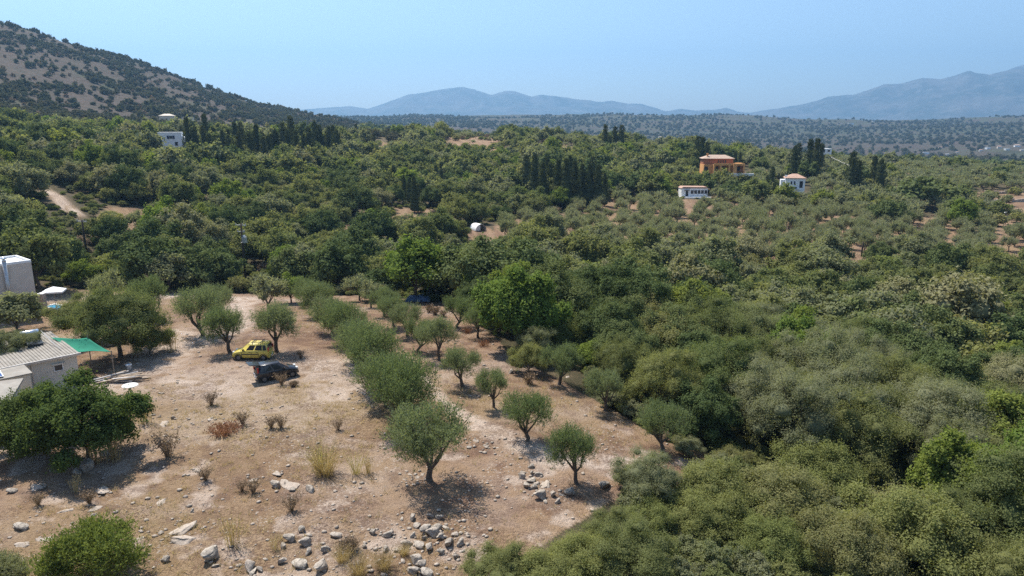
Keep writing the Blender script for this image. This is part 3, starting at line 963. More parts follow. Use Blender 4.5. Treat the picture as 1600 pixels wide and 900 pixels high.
# single trees and bushes one can point to
SINGLES = [
 ('leafy_tree', 812, 548, 126, 'vivid green leafy tree at the wood edge behind the grove', 1.02),
 ('mastic_bush', 826, 582, 62, 'yellow-green bush in front of the vivid green leafy tree', 1.1),
 ('evergreen_oak', 188, 558, 138, 'big dusty oak beside the green shade sail', .95),
 ('mastic_bush', 235, 553, 70, 'low mastic at the foot of the big dusty oak', 1.0),
 ('evergreen_oak', 135, 535, 92, 'smaller dusty oak leaning against the big one by the shade sail', 1.0),
 ('wild_olive', 27, 520, 84, 'rounded grey-green bush at the foot of the tall grey building', .8),
 ('wild_olive', 34, 606, 86, 'dusty grey bush in front of the beige house wall', 1.05),
 ('leafy_tree', 650, 470, 100, 'yellow-green tree at the far end of the dense olive row', 1.0),
 ('carob_tree', 595, 470, 66, 'dark leafy tree beyond the far end of the grove', .9),
 ('leafy_tree', 455, 474, 46, 'small fresh-green tree at the far end of the grove by the track', 1.0),
 ('carob_tree', 745, 476, 128, 'very dark carob behind the blue tarpaulin', .9),
 ('carob_tree', 815, 470, 120, 'very dark carob behind the vivid green leafy tree', .95),
 ('carob_tree', 692, 462, 70, 'dark carob shading the blue tarpaulin', .95),
 ('pale_tree', 1490, 540, 130, 'large pale tree rising out of the wood near the dry stone gap', 1.0),
 ('pale_tree', 1165, 425, 62, 'pale bushy tree between the wood and the far orchard', 1.0),
 ('leafy_tree', 1590, 560, 66, 'bright yellow-green tree at the frame edge above the wood', 1.0),
 ('leafy_tree', 1500, 362, 44, 'lopsided fresh-green tree below the terraced ground', 1.15),
 ('carob_tree', 1385, 355, 62, 'dark round carob in the middle of the far orchard', .8),
 ('carob_tree', 1436, 325, 80, 'wide dark carob behind the far orchard', .7),
 ('evergreen_oak', 1040, 655, 120, 'tall dark oak at the corner of the wood behind the sparse olive row', 1.1),
 ('evergreen_oak', 975, 610, 92, 'dark oak at the wood edge behind the second olive of the sparse row', 1.1),
 ('carob_tree', 1098, 690, 110, 'dark carob at the wood edge behind the frontmost sparse olive', 1.05),
 ('leafy_tree', 930, 580, 66, 'light green bush at the wood edge above the grove', .75),
 ('leafy_tree', 918, 540, 60, 'fresh-green bush in the wood beside the vivid green tree', .8),
 ('wild_olive', 1010, 790, 104, 'silvery wild olive at the lower corner of the grove', .9),
 ('wild_olive', 1075, 712, 50, 'low silvery bush behind the frontmost sparse olive', .6),
]
SINGLES += [
 ('mastic_bush', 850, 932, 120, 'low green mastic at the bottom edge beside the dusty oak bush', .9),
 ('mastic_bush', 915, 905, 120, 'low green mastic in front of the cairn stones', .9),
 ('evergreen_oak', 962, 862, 100, 'small oak bush below the frontmost olive of the middle row', .8),
 ('mastic_bush', 1010, 830, 90, 'low mastic below the silvery wild olive', .9),
 ('evergreen_oak', 990, 925, 150, 'oak bush at the bottom edge below the small oak bush', .85),
 ('leafy_shrub', 140, 722, 165, 'large leafy dark green shrub in the lower open field', .95),
 ('leafy_shrub', 45, 715, 120, 'leafy shrub half hiding the glazed veranda', 1.0),
 ('leafy_shrub', 78, 668, 96, 'leafy shrub between the annex and the large leafy shrub', .8),
 ('thorny_bush', 150, 905, 160, 'bright green thorny bush in the bottom corner of the field', .95),
 ('thorny_bush', 10, 915, 90, 'grey-green thorny bush cut by the frame corner', .8),
 ('evergreen_oak', 778, 925, 120, 'dark dusty oak bush at the bottom behind the rock heap', .72),
]
for kd, a, b, w, lb, sz in SINGLES:
    add(kd, a, b, w, lb, None, sz=sz, off=(-1.6, 1.6) if 'dusty grey bush' in lb else (0, 0), k={'bright green thorny': 0, 'grey-green thorny b': 1}.get(lb[:19]))
CYP = [(835, 318, 25), (848, 322, 27), (860, 316, 24), (872, 320, 26), (884, 324, 29), (897, 321, 26), (909, 324, 28), (921, 325, 26), (934, 326, 22), (944, 322, 20), (822, 306, 20), (826, 296, 16), (855, 300, 18), (890, 302, 20), (925, 300, 18),
       (648, 332, 22), (641, 318, 19), (632, 312, 14), (616, 298, 17), (604, 292, 14), (596, 290, 12), (690, 300, 16), (682, 290, 14),
       (1095, 268, 24), (1088, 262, 20), (1103, 266, 18), (1238, 288, 22), (1245, 268, 20), (1262, 278, 26), (1272, 284, 27), (1280, 276, 20), (1327, 305, 24), (1337, 304, 22), (1362, 302, 20), (1372, 306, 24), (1205, 300, 14), (1198, 310, 12), (1208, 318, 13),
       (945, 240, 14), (960, 242, 18), (970, 243, 20), (952, 246, 16), (243, 318, 12), (506, 388, 17), (1148, 262, 10), (1155, 264, 10), (246, 388, 20)]
for i in range(48):
    CYP.append((298 + i * 4.9 + _pr.uniform(-4, 4), 246 + _pr.uniform(-12, 12), _pr.uniform(12, 18) + 9 * _pr.random() ** 2))
for i in range(7):
    CYP.append((535 + i * 8 + _pr.uniform(-3, 3), 226 + _pr.uniform(-4, 4), _pr.uniform(6, 13)))
for a, b, w in CYP:
    p = hit(a, b)
    d = math.hypot(p.x, p.y)
    add('cypress_tree', a, b, None, sc=(w * d / FPX * .19 + .1) * (1.2 if 815 < a < 950 else 1.0), sz=_pr.uniform(.85, 1.1))

# ------------------------------------------------------------------ the woods, filled in between
HOUSEFREE = [(255, 296, 226, 242), (1098, 1172, 262, 286), (1062, 1110, 302, 320), (1216, 1262, 286, 306), (735, 762, 352, 370)]
WOODHOLES = [[(1240, 530), (1250, 500), (1340, 505), (1345, 528)], [(1375, 850), (1395, 790), (1440, 800), (1430, 850)]]
def fill(d0, d1, step, lowaz, highaz, seed, fn):
    rng = np.random.default_rng(seed)
    n0, n1 = int(d0 / step), int(d1 / step) + 1
    xs = np.arange(-n1, n1 + 1) * step
    ys = np.arange(0, n1 + 1) * step * .88
    X, Y = np.meshgrid(xs, ys)
    X = X + (np.arange(len(ys)) % 2)[:, None] * step * .5
    X, Y = X.ravel(), Y.ravel()
    X = X + rng.uniform(-.38, .38, len(X)) * step
    Y = Y + rng.uniform(-.38, .38, len(Y)) * step
    D = np.hypot(X, Y)
    A = np.degrees(np.arctan2(X, Y))
    m = (D >= d0) & (D < d1) & (A > lowaz) & (A < highaz)
    X, Y, D = X[m], Y[m], D[m]
    Z = H(X, Y)
    px, py, dep = project(X, Y, Z)
    cl = np.zeros(len(X), bool)
    for c in CLEAR: cl |= inpoly(px, py, c)
    hd = np.zeros(len(X), bool)
    for c in HILLDRY: hd |= inpoly(px, py, c)
    M = np.stack([inpoly(px, py, FIELD), inpoly(px, py, ORCH), cl, hd], -1)
    NN = np.stack([fbm(X / 26., Y / 26., 5, 2), fbm(X / 14., Y / 14., 15, 2), fbm(X / 45., Y / 45., 61, 4), fbm(X / 150., Y / 150., 66, 4)], -1)
    for x, y, z, d, a, b, mk, nn in zip(X.tolist(), Y.tolist(), Z.tolist(), D.tolist(), px.tolist(), py.tolist(), M.tolist(), NN.tolist()):
        fn(x, y, z, d, a, b, rng, mk, nn)
taken = [(q['x'], q['y'], VAR[q['kind']][min(VAR[q['kind']])][0][3] * q['sc']) for q in PLANTS]
TK = np.array(taken)
def free(x, y, r, f=.55):
    dd = np.hypot(TK[:, 0] - x, TK[:, 1] - y)
    return not (dd < (TK[:, 2] + r) * f).any()
def put(kind, x, y, z, d, sc, rng, sz=1.0):
    PLANTS.append(dict(kind=kind, x=x, y=y, z=z - .05, rz=rng.uniform(0, 6.28), sc=sc, sz=sz * rng.uniform(.88, 1.12), k=int(rng.integers(99)), d=d, label=None, group=None))
def infield(a, b): return bool(inpoly(a, b, FIELD))
def inclear(a, b): return any(bool(inpoly(a, b, c)) for c in CLEAR)
TR4 = [hit(a, b) for a, b, w in TRACK4]
def wood_kind(nn, rng):
    u = nn[0] + rng.normal() * .13
    v = rng.random()
    if v < .055: return 'leafy_tree'
    if v < .09: return 'pale_tree'
    if u < .40: return 'wild_olive' if v < .7 else 'mastic_bush'
    if u < .52: return 'evergreen_oak'
    if u < .60: return 'mastic_bush' if v < .6 else 'evergreen_oak'
    return 'carob_tree' if v < .42 else 'evergreen_oak' if v < .75 else 'wild_olive'
VISF = [(-500, 1500), (-500, 500), (700, 470), (850, 560), (1000, 600), (1092, 640), (1108, 690), (1098, 742), (1062, 716), (1010, 728), (965, 752), (905, 800), (850, 848), (805, 832), (775, 800), (742, 800), (722, 840), (716, 905), (700, 1500)]
KEEPVIEW = [(250, 297, 199, 229), (248, 274, 178, 188), (1096, 1172, 238, 264), (1061, 1110, 291, 304), (1222, 1260, 272, 292), (733, 764, 344, 378), (376, 393, 350, 428), (129, 142, 345, 395), (66, 112, 293, 336), (634, 673, 456, 473), (1342, 1350, 378, 398), (60, 110, 452, 480)]
def blocks(kd, x, y, z, d, sc, b):
    l, v = variant(kd, d, 0)
    R, Ht = v[3] * sc * .9, v[4] * sc
    cx, cy_, dep = project(x, y, z + Ht * .5)
    rx, ry = R * FPX / float(dep), Ht * .5 * FPX / float(dep)
    for x0, x1, y0, y1 in KEEPVIEW:
        if b > y1 - 2 and cx + rx > x0 and cx - rx < x1 and cy_ - ry < y1 - 1: return True
    return False
def near_wood(x, y, z, d, a, b, rng, mk, nn):
    if a < 690 or mk[0] or (b > 880 and a < 735): return
    if any(bool(inpoly(a, b, c)) for c in WOODHOLES): return
    if not (-100 < a < 1850 and b < 1350): return
    u = nn[1] + rng.normal() * .17
    v = rng.random()
    if d < 45: kd = 'mastic_bush' if u < .46 else 'evergreen_oak' if u < .58 or v < .4 else 'wild_olive'
    else: kd = 'wild_olive' if u < .42 else 'evergreen_oak' if u < .56 else 'mastic_bush' if v < .55 else 'carob_tree'
    if v < .06 and d > 44: kd = 'leafy_tree'
    if v > .96 and d > 48: kd = 'pale_tree'
    if d < 23: return
    sc = rng.uniform(.85, 1.45) * (1.2 if kd == 'mastic_bush' else 1.0) * (.72 if d < 34 else .85 if d < 42 else 1.0)
    if d < 34: sc = min(sc, .85)
    R = VAR[kd][0][0][3] * sc
    if not free(x, y, R * .8): return
    # keep the crowns off the open ground
    q, w, _ = project(x - R * .75, y - R * .3, z)
    if infield(float(q), float(w)): sc *= .62
    if b > 690:
        for f in (1.0, .78, .6, .45, .32, 0):
            Ht = VAR[kd][0][0][4] * sc * f; Rf = VAR[kd][0][0][3] * sc * f
            ts = [project(x + ox * Rf, y, z + oz * Ht)[:2] for ox, oz in ((0, 1.02), (-.75, .85), (-1.05, .5), (.75, .85), (-.9, .1))]
            if f == 0: return
            if not any(bool(inpoly(float(u_), float(v_), VISF)) for u_, v_ in ts): break
        sc *= f
    put(kd, x, y, z, d, sc, rng)
fill(17, 112, 4.3, -10, 46, 3, near_wood)
def mid_wood(x, y, z, d, a, b, rng, mk, nn):
    if a < -260 or a > 1860: return
    if a > 700 and d < 112: return
    if mk[0]: return
    if mk[1] or mk[2]:
        return
    if a < 220 and min(math.hypot(x - p.x, y - p.y) for p in TR4) < 4.2: return
    if any(c0 - 5 < a < c1 + 5 and r0 < b < r1 + 8 for c0, c1, r0, r1 in HOUSEFREE): return
    if not free(x, y, 2.0, .5): return
    kd = wood_kind(nn, rng)
    sc = rng.uniform(.7, 1.2) if rng.random() < .55 else rng.uniform(1.1, 1.65)
    # right-hand slope beyond the orchard is mostly olives again
    if a > 1180 and d > 225 and rng.random() < .72 or (a > 830 and d > 330 and rng.random() < .6):
        kd, sc = 'olive_tree', rng.uniform(.85, 1.2)
    if a < 620 and d > 335 + 40 * nn[2]:
        if rng.random() > .75: return
        kd, sc = 'hill_scrub', rng.uniform(.7, 1.7)
    if rng.random() < .05: kd, sc = 'dry_bush', rng.uniform(.9, 1.7)
    for f in (1, .7, .45, .3, .2, 0):
        if f == 0: return
        if not blocks(kd, x, y, z, d, sc * f, b): break
    sc *= f
    put(kd, x, y, z, d, sc, rng)
fill(84, 470, 6.0, -46, 44, 5, mid_wood)
def orchard(x, y, z, d, a, b, rng, mk, nn):
    if not mk[1] or mk[2] or not free(x, y, 2.2, .6): return
    if any(c0 - 4 < a < c1 + 4 and r0 < b < r1 + 10 for c0, c1, r0, r1 in HOUSEFREE): return
    if rng.random() < .10: return
    sc = rng.uniform(.78, 1.15)
    if blocks('olive_tree', x, y, z, d, sc, b): return
    put('olive_tree', x, y, z, d, sc, rng)
fill(95, 330, 5.8, -10, 46, 8, orchard)
def clear_bush(x, y, z, d, a, b, rng, mk, nn):
    if not mk[2] or rng.random() < .62: return
    if any(c0 - 4 < a < c1 + 4 and r0 < b < r1 + 10 for c0, c1, r0, r1 in HOUSEFREE): return
    put(('dry_bush', 'mastic_bush', 'olive_tree')[int(rng.integers(3))], x, y, z, d, rng.uniform(.45, .9), rng)
fill(95, 500, 5.0, -40, 40, 9, clear_bush)
def hill(x, y, z, d, a, b, rng, mk, nn):
    if a > 700 and d < 1150 and z < 8: pass
    n = nn[2]
    dry = mk[3]
    pr = 1.06 - max(0, (n * 2.2 - .55)) * .62
    pr *= .30 + .95 * float(smooth(.40, .58, nn[0]))
    if dry: pr *= .42
    if rng.random() > pr: return
    put('hill_scrub' if rng.random() < .9 else 'dry_bush', x, y, z, d, rng.uniform(.9, 1.6) if rng.random() < .22 else rng.uniform(.5, 1.1), rng)
fill(470, 1000, 4.9, -42, 10, 10, hill)
def valley(x, y, z, d, a, b, rng, mk, nn):
    if a < 500: return
    put(('olive_tree', 'evergreen_oak', 'carob_tree')[int(rng.integers(3))], x, y, z, d, rng.uniform(.8, 1.6), rng)
fill(470, 900, 13.0, -12, 42, 12, valley)
def far_hill(x, y, z, d, a, b, rng, mk, nn):
    n = nn[3]
    if rng.random() > float(smooth(.36, .54, n)) * .93 + .07: return
    put('hill_scrub', x, y, z, d, rng.uniform(.8, 2.2), rng)
fill(1000, 2900, 21.0, -40, 40, 13, far_hill)
# a few trees stand outside the frame at the near left and right
TAIL = True

# ------------------------------------------------------------------ which of them show, and how large
def visible(plants):
    Wb, Hb = 800, 450
    buf = np.zeros((Hb, Wb), bool)
    for q in sorted(plants, key=lambda q: q['d']):
        l, (cr, tr, jo, R, Ht) = variant(q['kind'], q['d'], q['k'])
        R, Ht = R * q['sc'], Ht * q['sc'] * q['sz']
        zc = q['z'] + Ht * .55
        px, py, dep = project(q['x'], q['y'], zc)
        if dep < 5: q['vis'] = 0; q['all'] = 1; continue
        f = FPX / float(dep) * .5
        cx, cyy, rx, ry = float(px) * .5, float(py) * .5, max(.6, R * f), max(.6, Ht * .5 * f)
        x0, x1, y0, y1 = int(cx - rx), int(cx + rx) + 1, int(cyy - ry), int(cyy + ry) + 1
        q['px'], q['py'] = float(px), float(py)
        X0, X1, Y0, Y1 = max(0, x0), min(Wb, x1 + 1), max(0, y0), min(Hb, y1 + 1)
        q['all'] = math.pi * rx * ry
        if X1 <= X0 or Y1 <= Y0: q['vis'] = 0; continue
        gx, gy = np.meshgrid(np.arange(X0, X1), np.arange(Y0, Y1))
        e = ((gx - cx) / rx) ** 2 + ((gy - cyy) / ry) ** 2 <= 1.0
        b = buf[Y0:Y1, X0:X1]
        q['vis'] = int((e & ~b).sum())
        b |= e & ((((gx - cx) / rx) ** 2 + ((gy - cyy) / ry) ** 2) <= .72)
visible(PLANTS)
# ------------------------------------------------------------------ build the plants: the ones that show largest as things, the rest as stuff
LANDMARKS = [  # phrase, pixel
 ('the tall grey building', 25, 440), ('the white parasol', 85, 458), ('the big dusty oak', 180, 500), ('the transformer pole', 383, 395), ('the lone utility pole', 135, 375),
 ('the pale track on the slope', 90, 315), ('the white two-storey house', 272, 214), ('the long cypress belt', 400, 215), ('the lone small cypress', 506, 370),
 ('the white plastic tunnel', 747, 352), ('the stony red clearing', 655, 350), ('the small red clearing', 550, 362), ('the big cypress clump', 890, 285), ('the cypress pair below the ridge', 648, 300),
 ('the dry field on the ridge', 745, 230), ('the straw field', 860, 238), ('the orange villa', 1132, 255), ('the white cottage', 1085, 300), ('the tiled white house', 1238, 285),
 ('the paired tall cypresses', 1265, 250), ('the dark palm-like trees', 1345, 280), ('the terraced ground', 1570, 310), ('the pale dirt yard', 1580, 350), ('the dark carob in the orchard', 1385, 340),
 ('the short post in the orchard', 1346, 395), ('the pale bushy tree', 1165, 400), ('the vivid green leafy tree', 812, 490), ('the blue tarpaulin', 653, 463), ('the yellow-green tree', 640, 425),
 ('the large pale tree', 1490, 490), ('the stone gap in the wood', 1300, 510), ('the corner oak of the wood', 1040, 590), ('the frontmost sparse olive', 1031, 665), ('the silvery wild olive', 1010, 740),
 ('the shady hole in the wood', 1400, 760), ('the bottom frame corner', 1560, 860), ('the bottom rock heap', 690, 840), ('the dry hill patch', 110, 165), ('the summit of the hill', 20, 45), ('the hill shoulder', 350, 140),
 ('the hill saddle', 520, 190), ('the quarry scar', 945, 208), ('the ridge village', 1540, 182), ('the valley houses', 1480, 240), ('the second wood hollow', 1240, 640),
 ('the upper rim of the wood', 1120, 480), ('the bright frame-edge tree', 1590, 530), ('the lower wood edge', 1200, 800),
]
LOOK = {'olive_tree': 'grey-green olive tree', 'bushy_olive': 'bushy olive tree', 'evergreen_oak': 'dark rounded oak', 'mastic_bush': 'low yellowish-green mastic bush', 'carob_tree': 'deep green carob tree', 'wild_olive': 'silvery wild olive',
        'leafy_tree': 'fresh-green leafy tree', 'leafy_shrub': 'dark leafy shrub', 'hill_scrub': 'grey-green scrub bush', 'thorny_bush': 'thorny bush', 'dry_bush': 'brown dried-out bush', 'pale_tree': 'pale dusty tree', 'cypress_tree': 'slim blackish cypress'}
CATS = {'olive_tree': 'olive tree', 'bushy_olive': 'olive tree', 'evergreen_oak': 'oak tree', 'mastic_bush': 'bush', 'carob_tree': 'tree', 'wild_olive': 'tree', 'leafy_tree': 'tree', 'leafy_shrub': 'shrub', 'hill_scrub': 'bush', 'thorny_bush': 'bush', 'dry_bush': 'bush', 'pale_tree': 'tree', 'cypress_tree': 'cypress'}
GRP = {'olive_tree': 'olive trees beyond the wood', 'evergreen_oak': 'oaks in the woods', 'mastic_bush': 'mastic bushes in the woods', 'carob_tree': 'carob trees in the woods', 'wild_olive': 'wild olives in the woods',
       'leafy_tree': 'fresh-green trees in the woods', 'dry_bush': 'dried-out bushes', 'hill_scrub': 'scrub bushes on the hill', 'pale_tree': 'pale trees in the woods', 'cypress_tree': 'cypresses'}
by = {}
for q in PLANTS:
    if q['label'] is None and (q['vis'] >= 3 and q['vis'] > .10 * min(q['all'], 400) and 0 <= q['px'] < 1600 and 0 <= q['py'] < 900 or q['d'] < 84 and q['vis'] > 1):
        by.setdefault(q['kind'], []).append(q)
chosen = set()
for kd, qs in by.items():
    qs.sort(key=lambda q: -q['vis'])
    for q in qs[:290]: chosen.add(id(q))
lm = np.array([(a, b) for _, a, b in LANDMARKS], float)
cells = {}
for q in PLANTS:
    if id(q) in chosen:
        dd = np.hypot(lm[:, 0] - q['px'], (lm[:, 1] - q['py']) * 1.6)
        k = int(dd.argmin())
        dx, dy = q['px'] - lm[k, 0], (q['py'] - lm[k, 1]) * 1.6
        side = 'beside' if abs(dx) > abs(dy) * 1.3 else 'behind' if dy < 0 else 'in front of'
        cells.setdefault((q['kind'], k, side), []).append((float(dd[k]), q))
for (kd, k, side), lst in cells.items():
    lst.sort(key=lambda t: t[0])
    for i, (_, q) in enumerate(lst):
        q['label'] = '%s %s %s, %s out' % (LOOK[kd], side, LANDMARKS[k][0], ordinal(i + 1)) if len(lst) > 1 else '%s %s %s' % (LOOK[kd], side, LANDMARKS[k][0])
        q['group'] = GRP[kd]
REST = []
for q in PLANTS:
    if q['label']:
        o = plant(q['kind'], (q['x'], q['y'], q['z']), q['rz'], (q['sc'], q['sc'], q['sc'] * q['sz']), q['k'], q['d'])
        tag(o, q['label'], CATS[q['kind']], q['group'])
    else:
        onf = -120 < q.get('px', -999) < 1720 and q.get('py', 9999) < 1100
        if q['d'] > 84 and (q['vis'] > 0 or onf and q['vis'] == 0 and q['d'] < 470 and _pr.random() < .5):
            REST.append(q)
protos, pid = [], {}
buckets = {'woodland': [], 'distant_woods': []}
for q in REST:
    buckets['woodland' if q['d'] < 470 else 'distant_woods'].append(q)
for nm, qs in buckets.items():
    protos, pid, idx = [], {}, []
    for q in qs:
        l, (cr, tr, jo, R, Ht) = variant(q['kind'], max(q['d'], 83), q['k'])
        if jo.name not in pid:
            pid[jo.name] = len(protos)
            protos.append(jo)
        idx.append(pid[jo.name])
    if qs:
        scatter_stuff(nm, [(q['x'], q['y'], q['z']) for q in qs], [(0, 0, q['rz']) for q in qs], [(q['sc'], q['sc'], q['sc'] * q['sz']) for q in qs], idx, protos)
print('PLANTS', len(PLANTS), 'things', len(chosen), {k: len(v) for k, v in by.items()}, 'rest', {k: len(v) for k, v in buckets.items()})

# ------------------------------------------------------------------ undergrowth between the trees of the woods
rng = np.random.default_rng(44)
n = 16000
d = 22 + 210 * rng.random(n) ** 1.25
a = np.radians(rng.uniform(-44, 44, n))
ux, uy = d * np.sin(a), d * np.cos(a)
uz = H(ux, uy)
so, st_, pl, fa = zone_masks(ux, uy, uz)
upx, upy, _ = project(ux, uy, uz)
m = (so < .5) & ((ux > 6) | (d > 80)) & (upx > -150) & (upx < 1750) & (upy < 960) & ~((d < 26) & (upx < 740))
ux, uy, uz, d = ux[m], uy[m], uz[m], d[m]
protos = [VAR['mastic_bush'][1][0][2], VAR['mastic_bush'][1][1][2], VAR['wild_olive'][1][0][2], VAR['evergreen_oak'][1][1][2], VAR['dry_bush'][1][0][2]]
sc = rng.uniform(.16, .36, len(ux))
scatter_stuff('undergrowth', np.stack([ux, uy, uz - .05], -1), np.stack([0 * ux, 0 * ux, rng.uniform(0, 6.28, len(ux))], -1), np.stack([sc, sc, sc * rng.uniform(.7, 1.1, len(ux))], -1), rng.choice(5, len(ux), p=[.28, .24, .2, .16, .12]), protos)
# ------------------------------------------------------------------ materials of built things
M = {}
M['stucco'] = mat_plain('grey_stucco', (.60, .53, .46), .9, .1, 0, .06, .8, .1)
M['beige'] = mat_plain('beige_render', (.62, .56, .47), .9, .1, 0, .08, 1.2, .1, (.36, .30, .24))
M['white'] = mat_plain('whitewash', (.80, .80, .79), .85, .2, 0, .04, 1.5, .08)
M['cream'] = mat_plain('cream_render', (.66, .58, .47), .9, .1, 0, .06, 1.2, .1)
M['orange'] = mat_plain('orange_render', (.66, .33, .125), .9, .1, 0, .12, .6, .1, (.5, .22, .1))
M['terra'] = mat_plain('red_brown_render', (.36, .15, .085), .9, .1, 0, .12, .8, .1)
M['tile'] = mat_plain('clay_tiles', (.42, .27, .20), .85, .15, 0, .22, 2.2, .5)
M['oldtile'] = mat_plain('weathered_tiles', (.42, .31, .24), .9, .1, 0, .2, 2.0, .5)
M['sheet'] = mat_plain('weathered_roof_sheet', (.27, .245, .21), .8, .2, 0, .14, 1.4, .1, (.24, .2, .17))
M['zinc'] = mat_plain('zinc', (.52, .50, .48), .45, .5, .6, .15, 4, .05)
M['chrome'] = mat_plain('bright_steel', (.75, .76, .78), .25, .5, .9, .05, 4, .02)
M['white_metal'] = mat_plain('white_metal', (.74, .75, .76), .5, .4, 0, .05, 3, .03)
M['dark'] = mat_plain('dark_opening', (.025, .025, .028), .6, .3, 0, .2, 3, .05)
M['bluewood'] = mat_plain('dark_blue_shutter', (.02, .028, .07), .6, .3, 0, .15, 6, .1)
M['green_cloth'] = mat_plain('green_shade_cloth', (.022, .18, .115), .85, .15, 0, .10, 1.5, .1)
M['wood'] = mat_plain('grey_timber', (.30, .24, .18), .9, .1, 0, .25, 6, .3)
M['pole'] = mat_plain('creosoted_pole', (.055, .042, .034), .9, .1, 0, .3, 5, .3)
M['stonewall'] = mat_plain('stone_masonry', (.36, .31, .26), .95, .1, 0, .3, 3, .6)
M['paving'] = mat_plain('white_paving', (.68, .66, .62), .85, .15, 0, .08, 2, .1)
M['tarp'] = mat_plain('blue_tarpaulin', (.06, .12, .24), .5, .4, 0, .3, 1.6, .4, (.28, .34, .42))
M['plastic'] = mat_plain('white_plastic_film', (.78, .77, .75), .5, .4, 0, .06, 2, .15, (.55, .48, .4))
M['rust'] = mat_plain('rust_red_soil', (.34, .13, .07), .95, .05, 0, .2, 2, .4)
M['porcelain'] = mat_plain('porcelain', (.42, .36, .30), .3, .5, 0, .1, 5, .05)
def glass_mat(name, c, rough=.06):
    t = NT(name)
    return t.done(t.bsdf(t.mix(t.noise(t.obj(), 1.2, 2), c, tuple(x * 1.5 for x in c)), rough, .6))
M['glass'] = glass_mat('window_glass', (.03, .036, .042))
M['cells'] = glass_mat('solar_cells', (.02, .05, .16), .15)
M['water'] = glass_mat('pool_water', (.06, .26, .42), .05)
M['rubber'] = mat_plain('tyre_rubber', (.02, .02, .02), .85, .2, 0, .2, 8, .1)
def paint(name, c, coat=.8, rough=.35):
    t = NT(name)
    co = t.obj()
    dust = t.math('MULTIPLY', t.ramp(t.noise(co, 2.2, 5, .6), .35, .75), .06)
    b = t.bsdf(t.mix(dust, c, (.36, .29, .22)), t.mix(dust, (rough,) * 3, (.8,) * 3), .5)
    t.put(b.node.inputs['Coat Weight'], coat * .25)
    return t.done(b)
M['yellow'] = paint('yellow_car_paint', (.60, .48, .09))
M['black'] = paint('black_car_paint', (.012, .013, .017), 1.0, .25)
M['rimgrey'] = mat_plain('dull_wheel_rim', (.14, .14, .14), .5, .4, .3, .1, 5, .05)
M['trim'] = mat_plain('black_plastic_trim', (.03, .03, .032), .7, .3, 0, .1, 5, .05)
M['lampred'] = glass_mat('red_lamp_glass', (.32, .02, .015), .15)
M['lampclear'] = glass_mat('clear_lamp_glass', (.55, .55, .53), .12)

# ------------------------------------------------------------------ buildings at the left edge
def frame_at(origin, xdir):
    """matrix with local x along xdir (horizontal), y away from the viewer side, z up"""
    x = Vector((xdir[0], xdir[1], 0)).normalized()
    y = Vector((-x.y, x.x, 0))
    return Matrix(((x.x, y.x, 0, origin[0]), (x.y, y.y, 0, origin[1]), (0, 0, 1, origin[2]), (0, 0, 0, 1)))
def thing(name, label, cat, M4, group=None):
    e = empty(name)
    e.matrix_world = M4
    return tag(e, label, cat, group)
def part(mb, name, mat, parent, smoothf=False, bevel=0.0):
    o = mb.build(name, M[mat] if isinstance(mat, str) else mat, parent, smoothf, bevel)
    return o

# tall grey building: right front corner seen at (48, 406) on the roof line
A = at_z(48, 406, 4.9); B = at_z(0, 412, 4.9)
u = (A - B).normalized()
zg = ground(A.x, A.y) - .4
T = thing('grey_building', 'tall plain grey building with flat roof at the frame edge behind the rounded bush', 'building', frame_at((A.x, A.y, zg), u))
hh = 4.9 - zg
part(MB().box(-9.5, 0, 0, 4.6, 0, hh - .25), 'wall', 'stucco', T)
mb = MB().box(-9.52, .02, -.02, .22, hh - .25, hh).box(-9.52, .02, 4.4, 4.62, hh - .25, hh).box(-9.52, -9.3, .22, 4.4, hh - .25, hh).box(-.2, .02, .22, 4.4, hh - .25, hh)
part(mb, 'parapet', 'white_metal', T)
part(MB().box(-9.3, -.2, .22, 4.4, hh - .24, hh - .2), 'roof', 'paving', T)
f = part(MB().tube([(-2.5, -.28, 1.2), (-2.5, -.28, hh + .25)], .2, 10).box(-2.62, -2.38, -.3, .02, 2.2, 2.3).box(-2.62, -2.38, -.3, .02, hh - .8, hh - .7), 'flue', 'zinc', T, True)
part(MB().lathe([(.22, hh + .25), (.24, hh + .34), (.12, hh + .36), (.12, hh + .46), (.30, hh + .48), (.05, hh + .66)], 10, Matrix.Translation((-2.5, -.28, 0))), 'cowl', 'chrome', f, True)
part(MB().box(-6.4, -5.2, -.03, .05, 1.2, 2.5), 'window', 'glass', T)

# beige house with a sheet roof
P1 = at_z(118.7, 549.9, 2.65)
ax = Vector((.70, .714, 0)).normalized()             # along the front wall, towards its right corner
zg = ground(P1.x, P1.y) - .3
T = thing('beige_house', 'low beige house with shallow sheet roof beside the green shade sail', 'house', frame_at((P1.x, P1.y, zg), ax))
hh = 2.65 - zg
part(MB().prism([(-5.2, 0), (0, 0), (0, hh - .12), (-5.2, hh - .12)], 0, 7.4), 'wall', 'beige', T)
mb = MB()
for i in range(27):
    x0 = -5.45 + i * .208
    mb.prism([(x0, hh - .09 + (i % 2) * .0), (x0 + .2, hh - .09), (x0 + .17, hh - .03), (x0 + .03, hh - .03)], -.25, 7.65)
part(MB().box(-5.45, .18, -.25, 7.65, hh - .12, hh - .085), 'roof_deck', 'sheet', T)
part(mb, 'roof', 'sheet', T)
part(MB().box(-5.5, .23, -.33, -.25, hh - .2, hh - .02), 'gutter', 'zinc', T)
w = part(MB().box(-1.55, -.95, -.05, .06, hh - 1.15, hh - .65), 'window', 'white', T)
part(MB().box(-1.5, -1.0, -.06, .0, hh - 1.10, hh - .70), 'pane', 'glass', w)
part(MB().box(-1.7, -.8, -.16, .02, hh - .62, hh - .56), 'lintel', 'beige', w)
w = part(MB().box(-4.2, -3.2, -.05, .06, hh - 1.35, hh - .5), 'window', 'white', T)
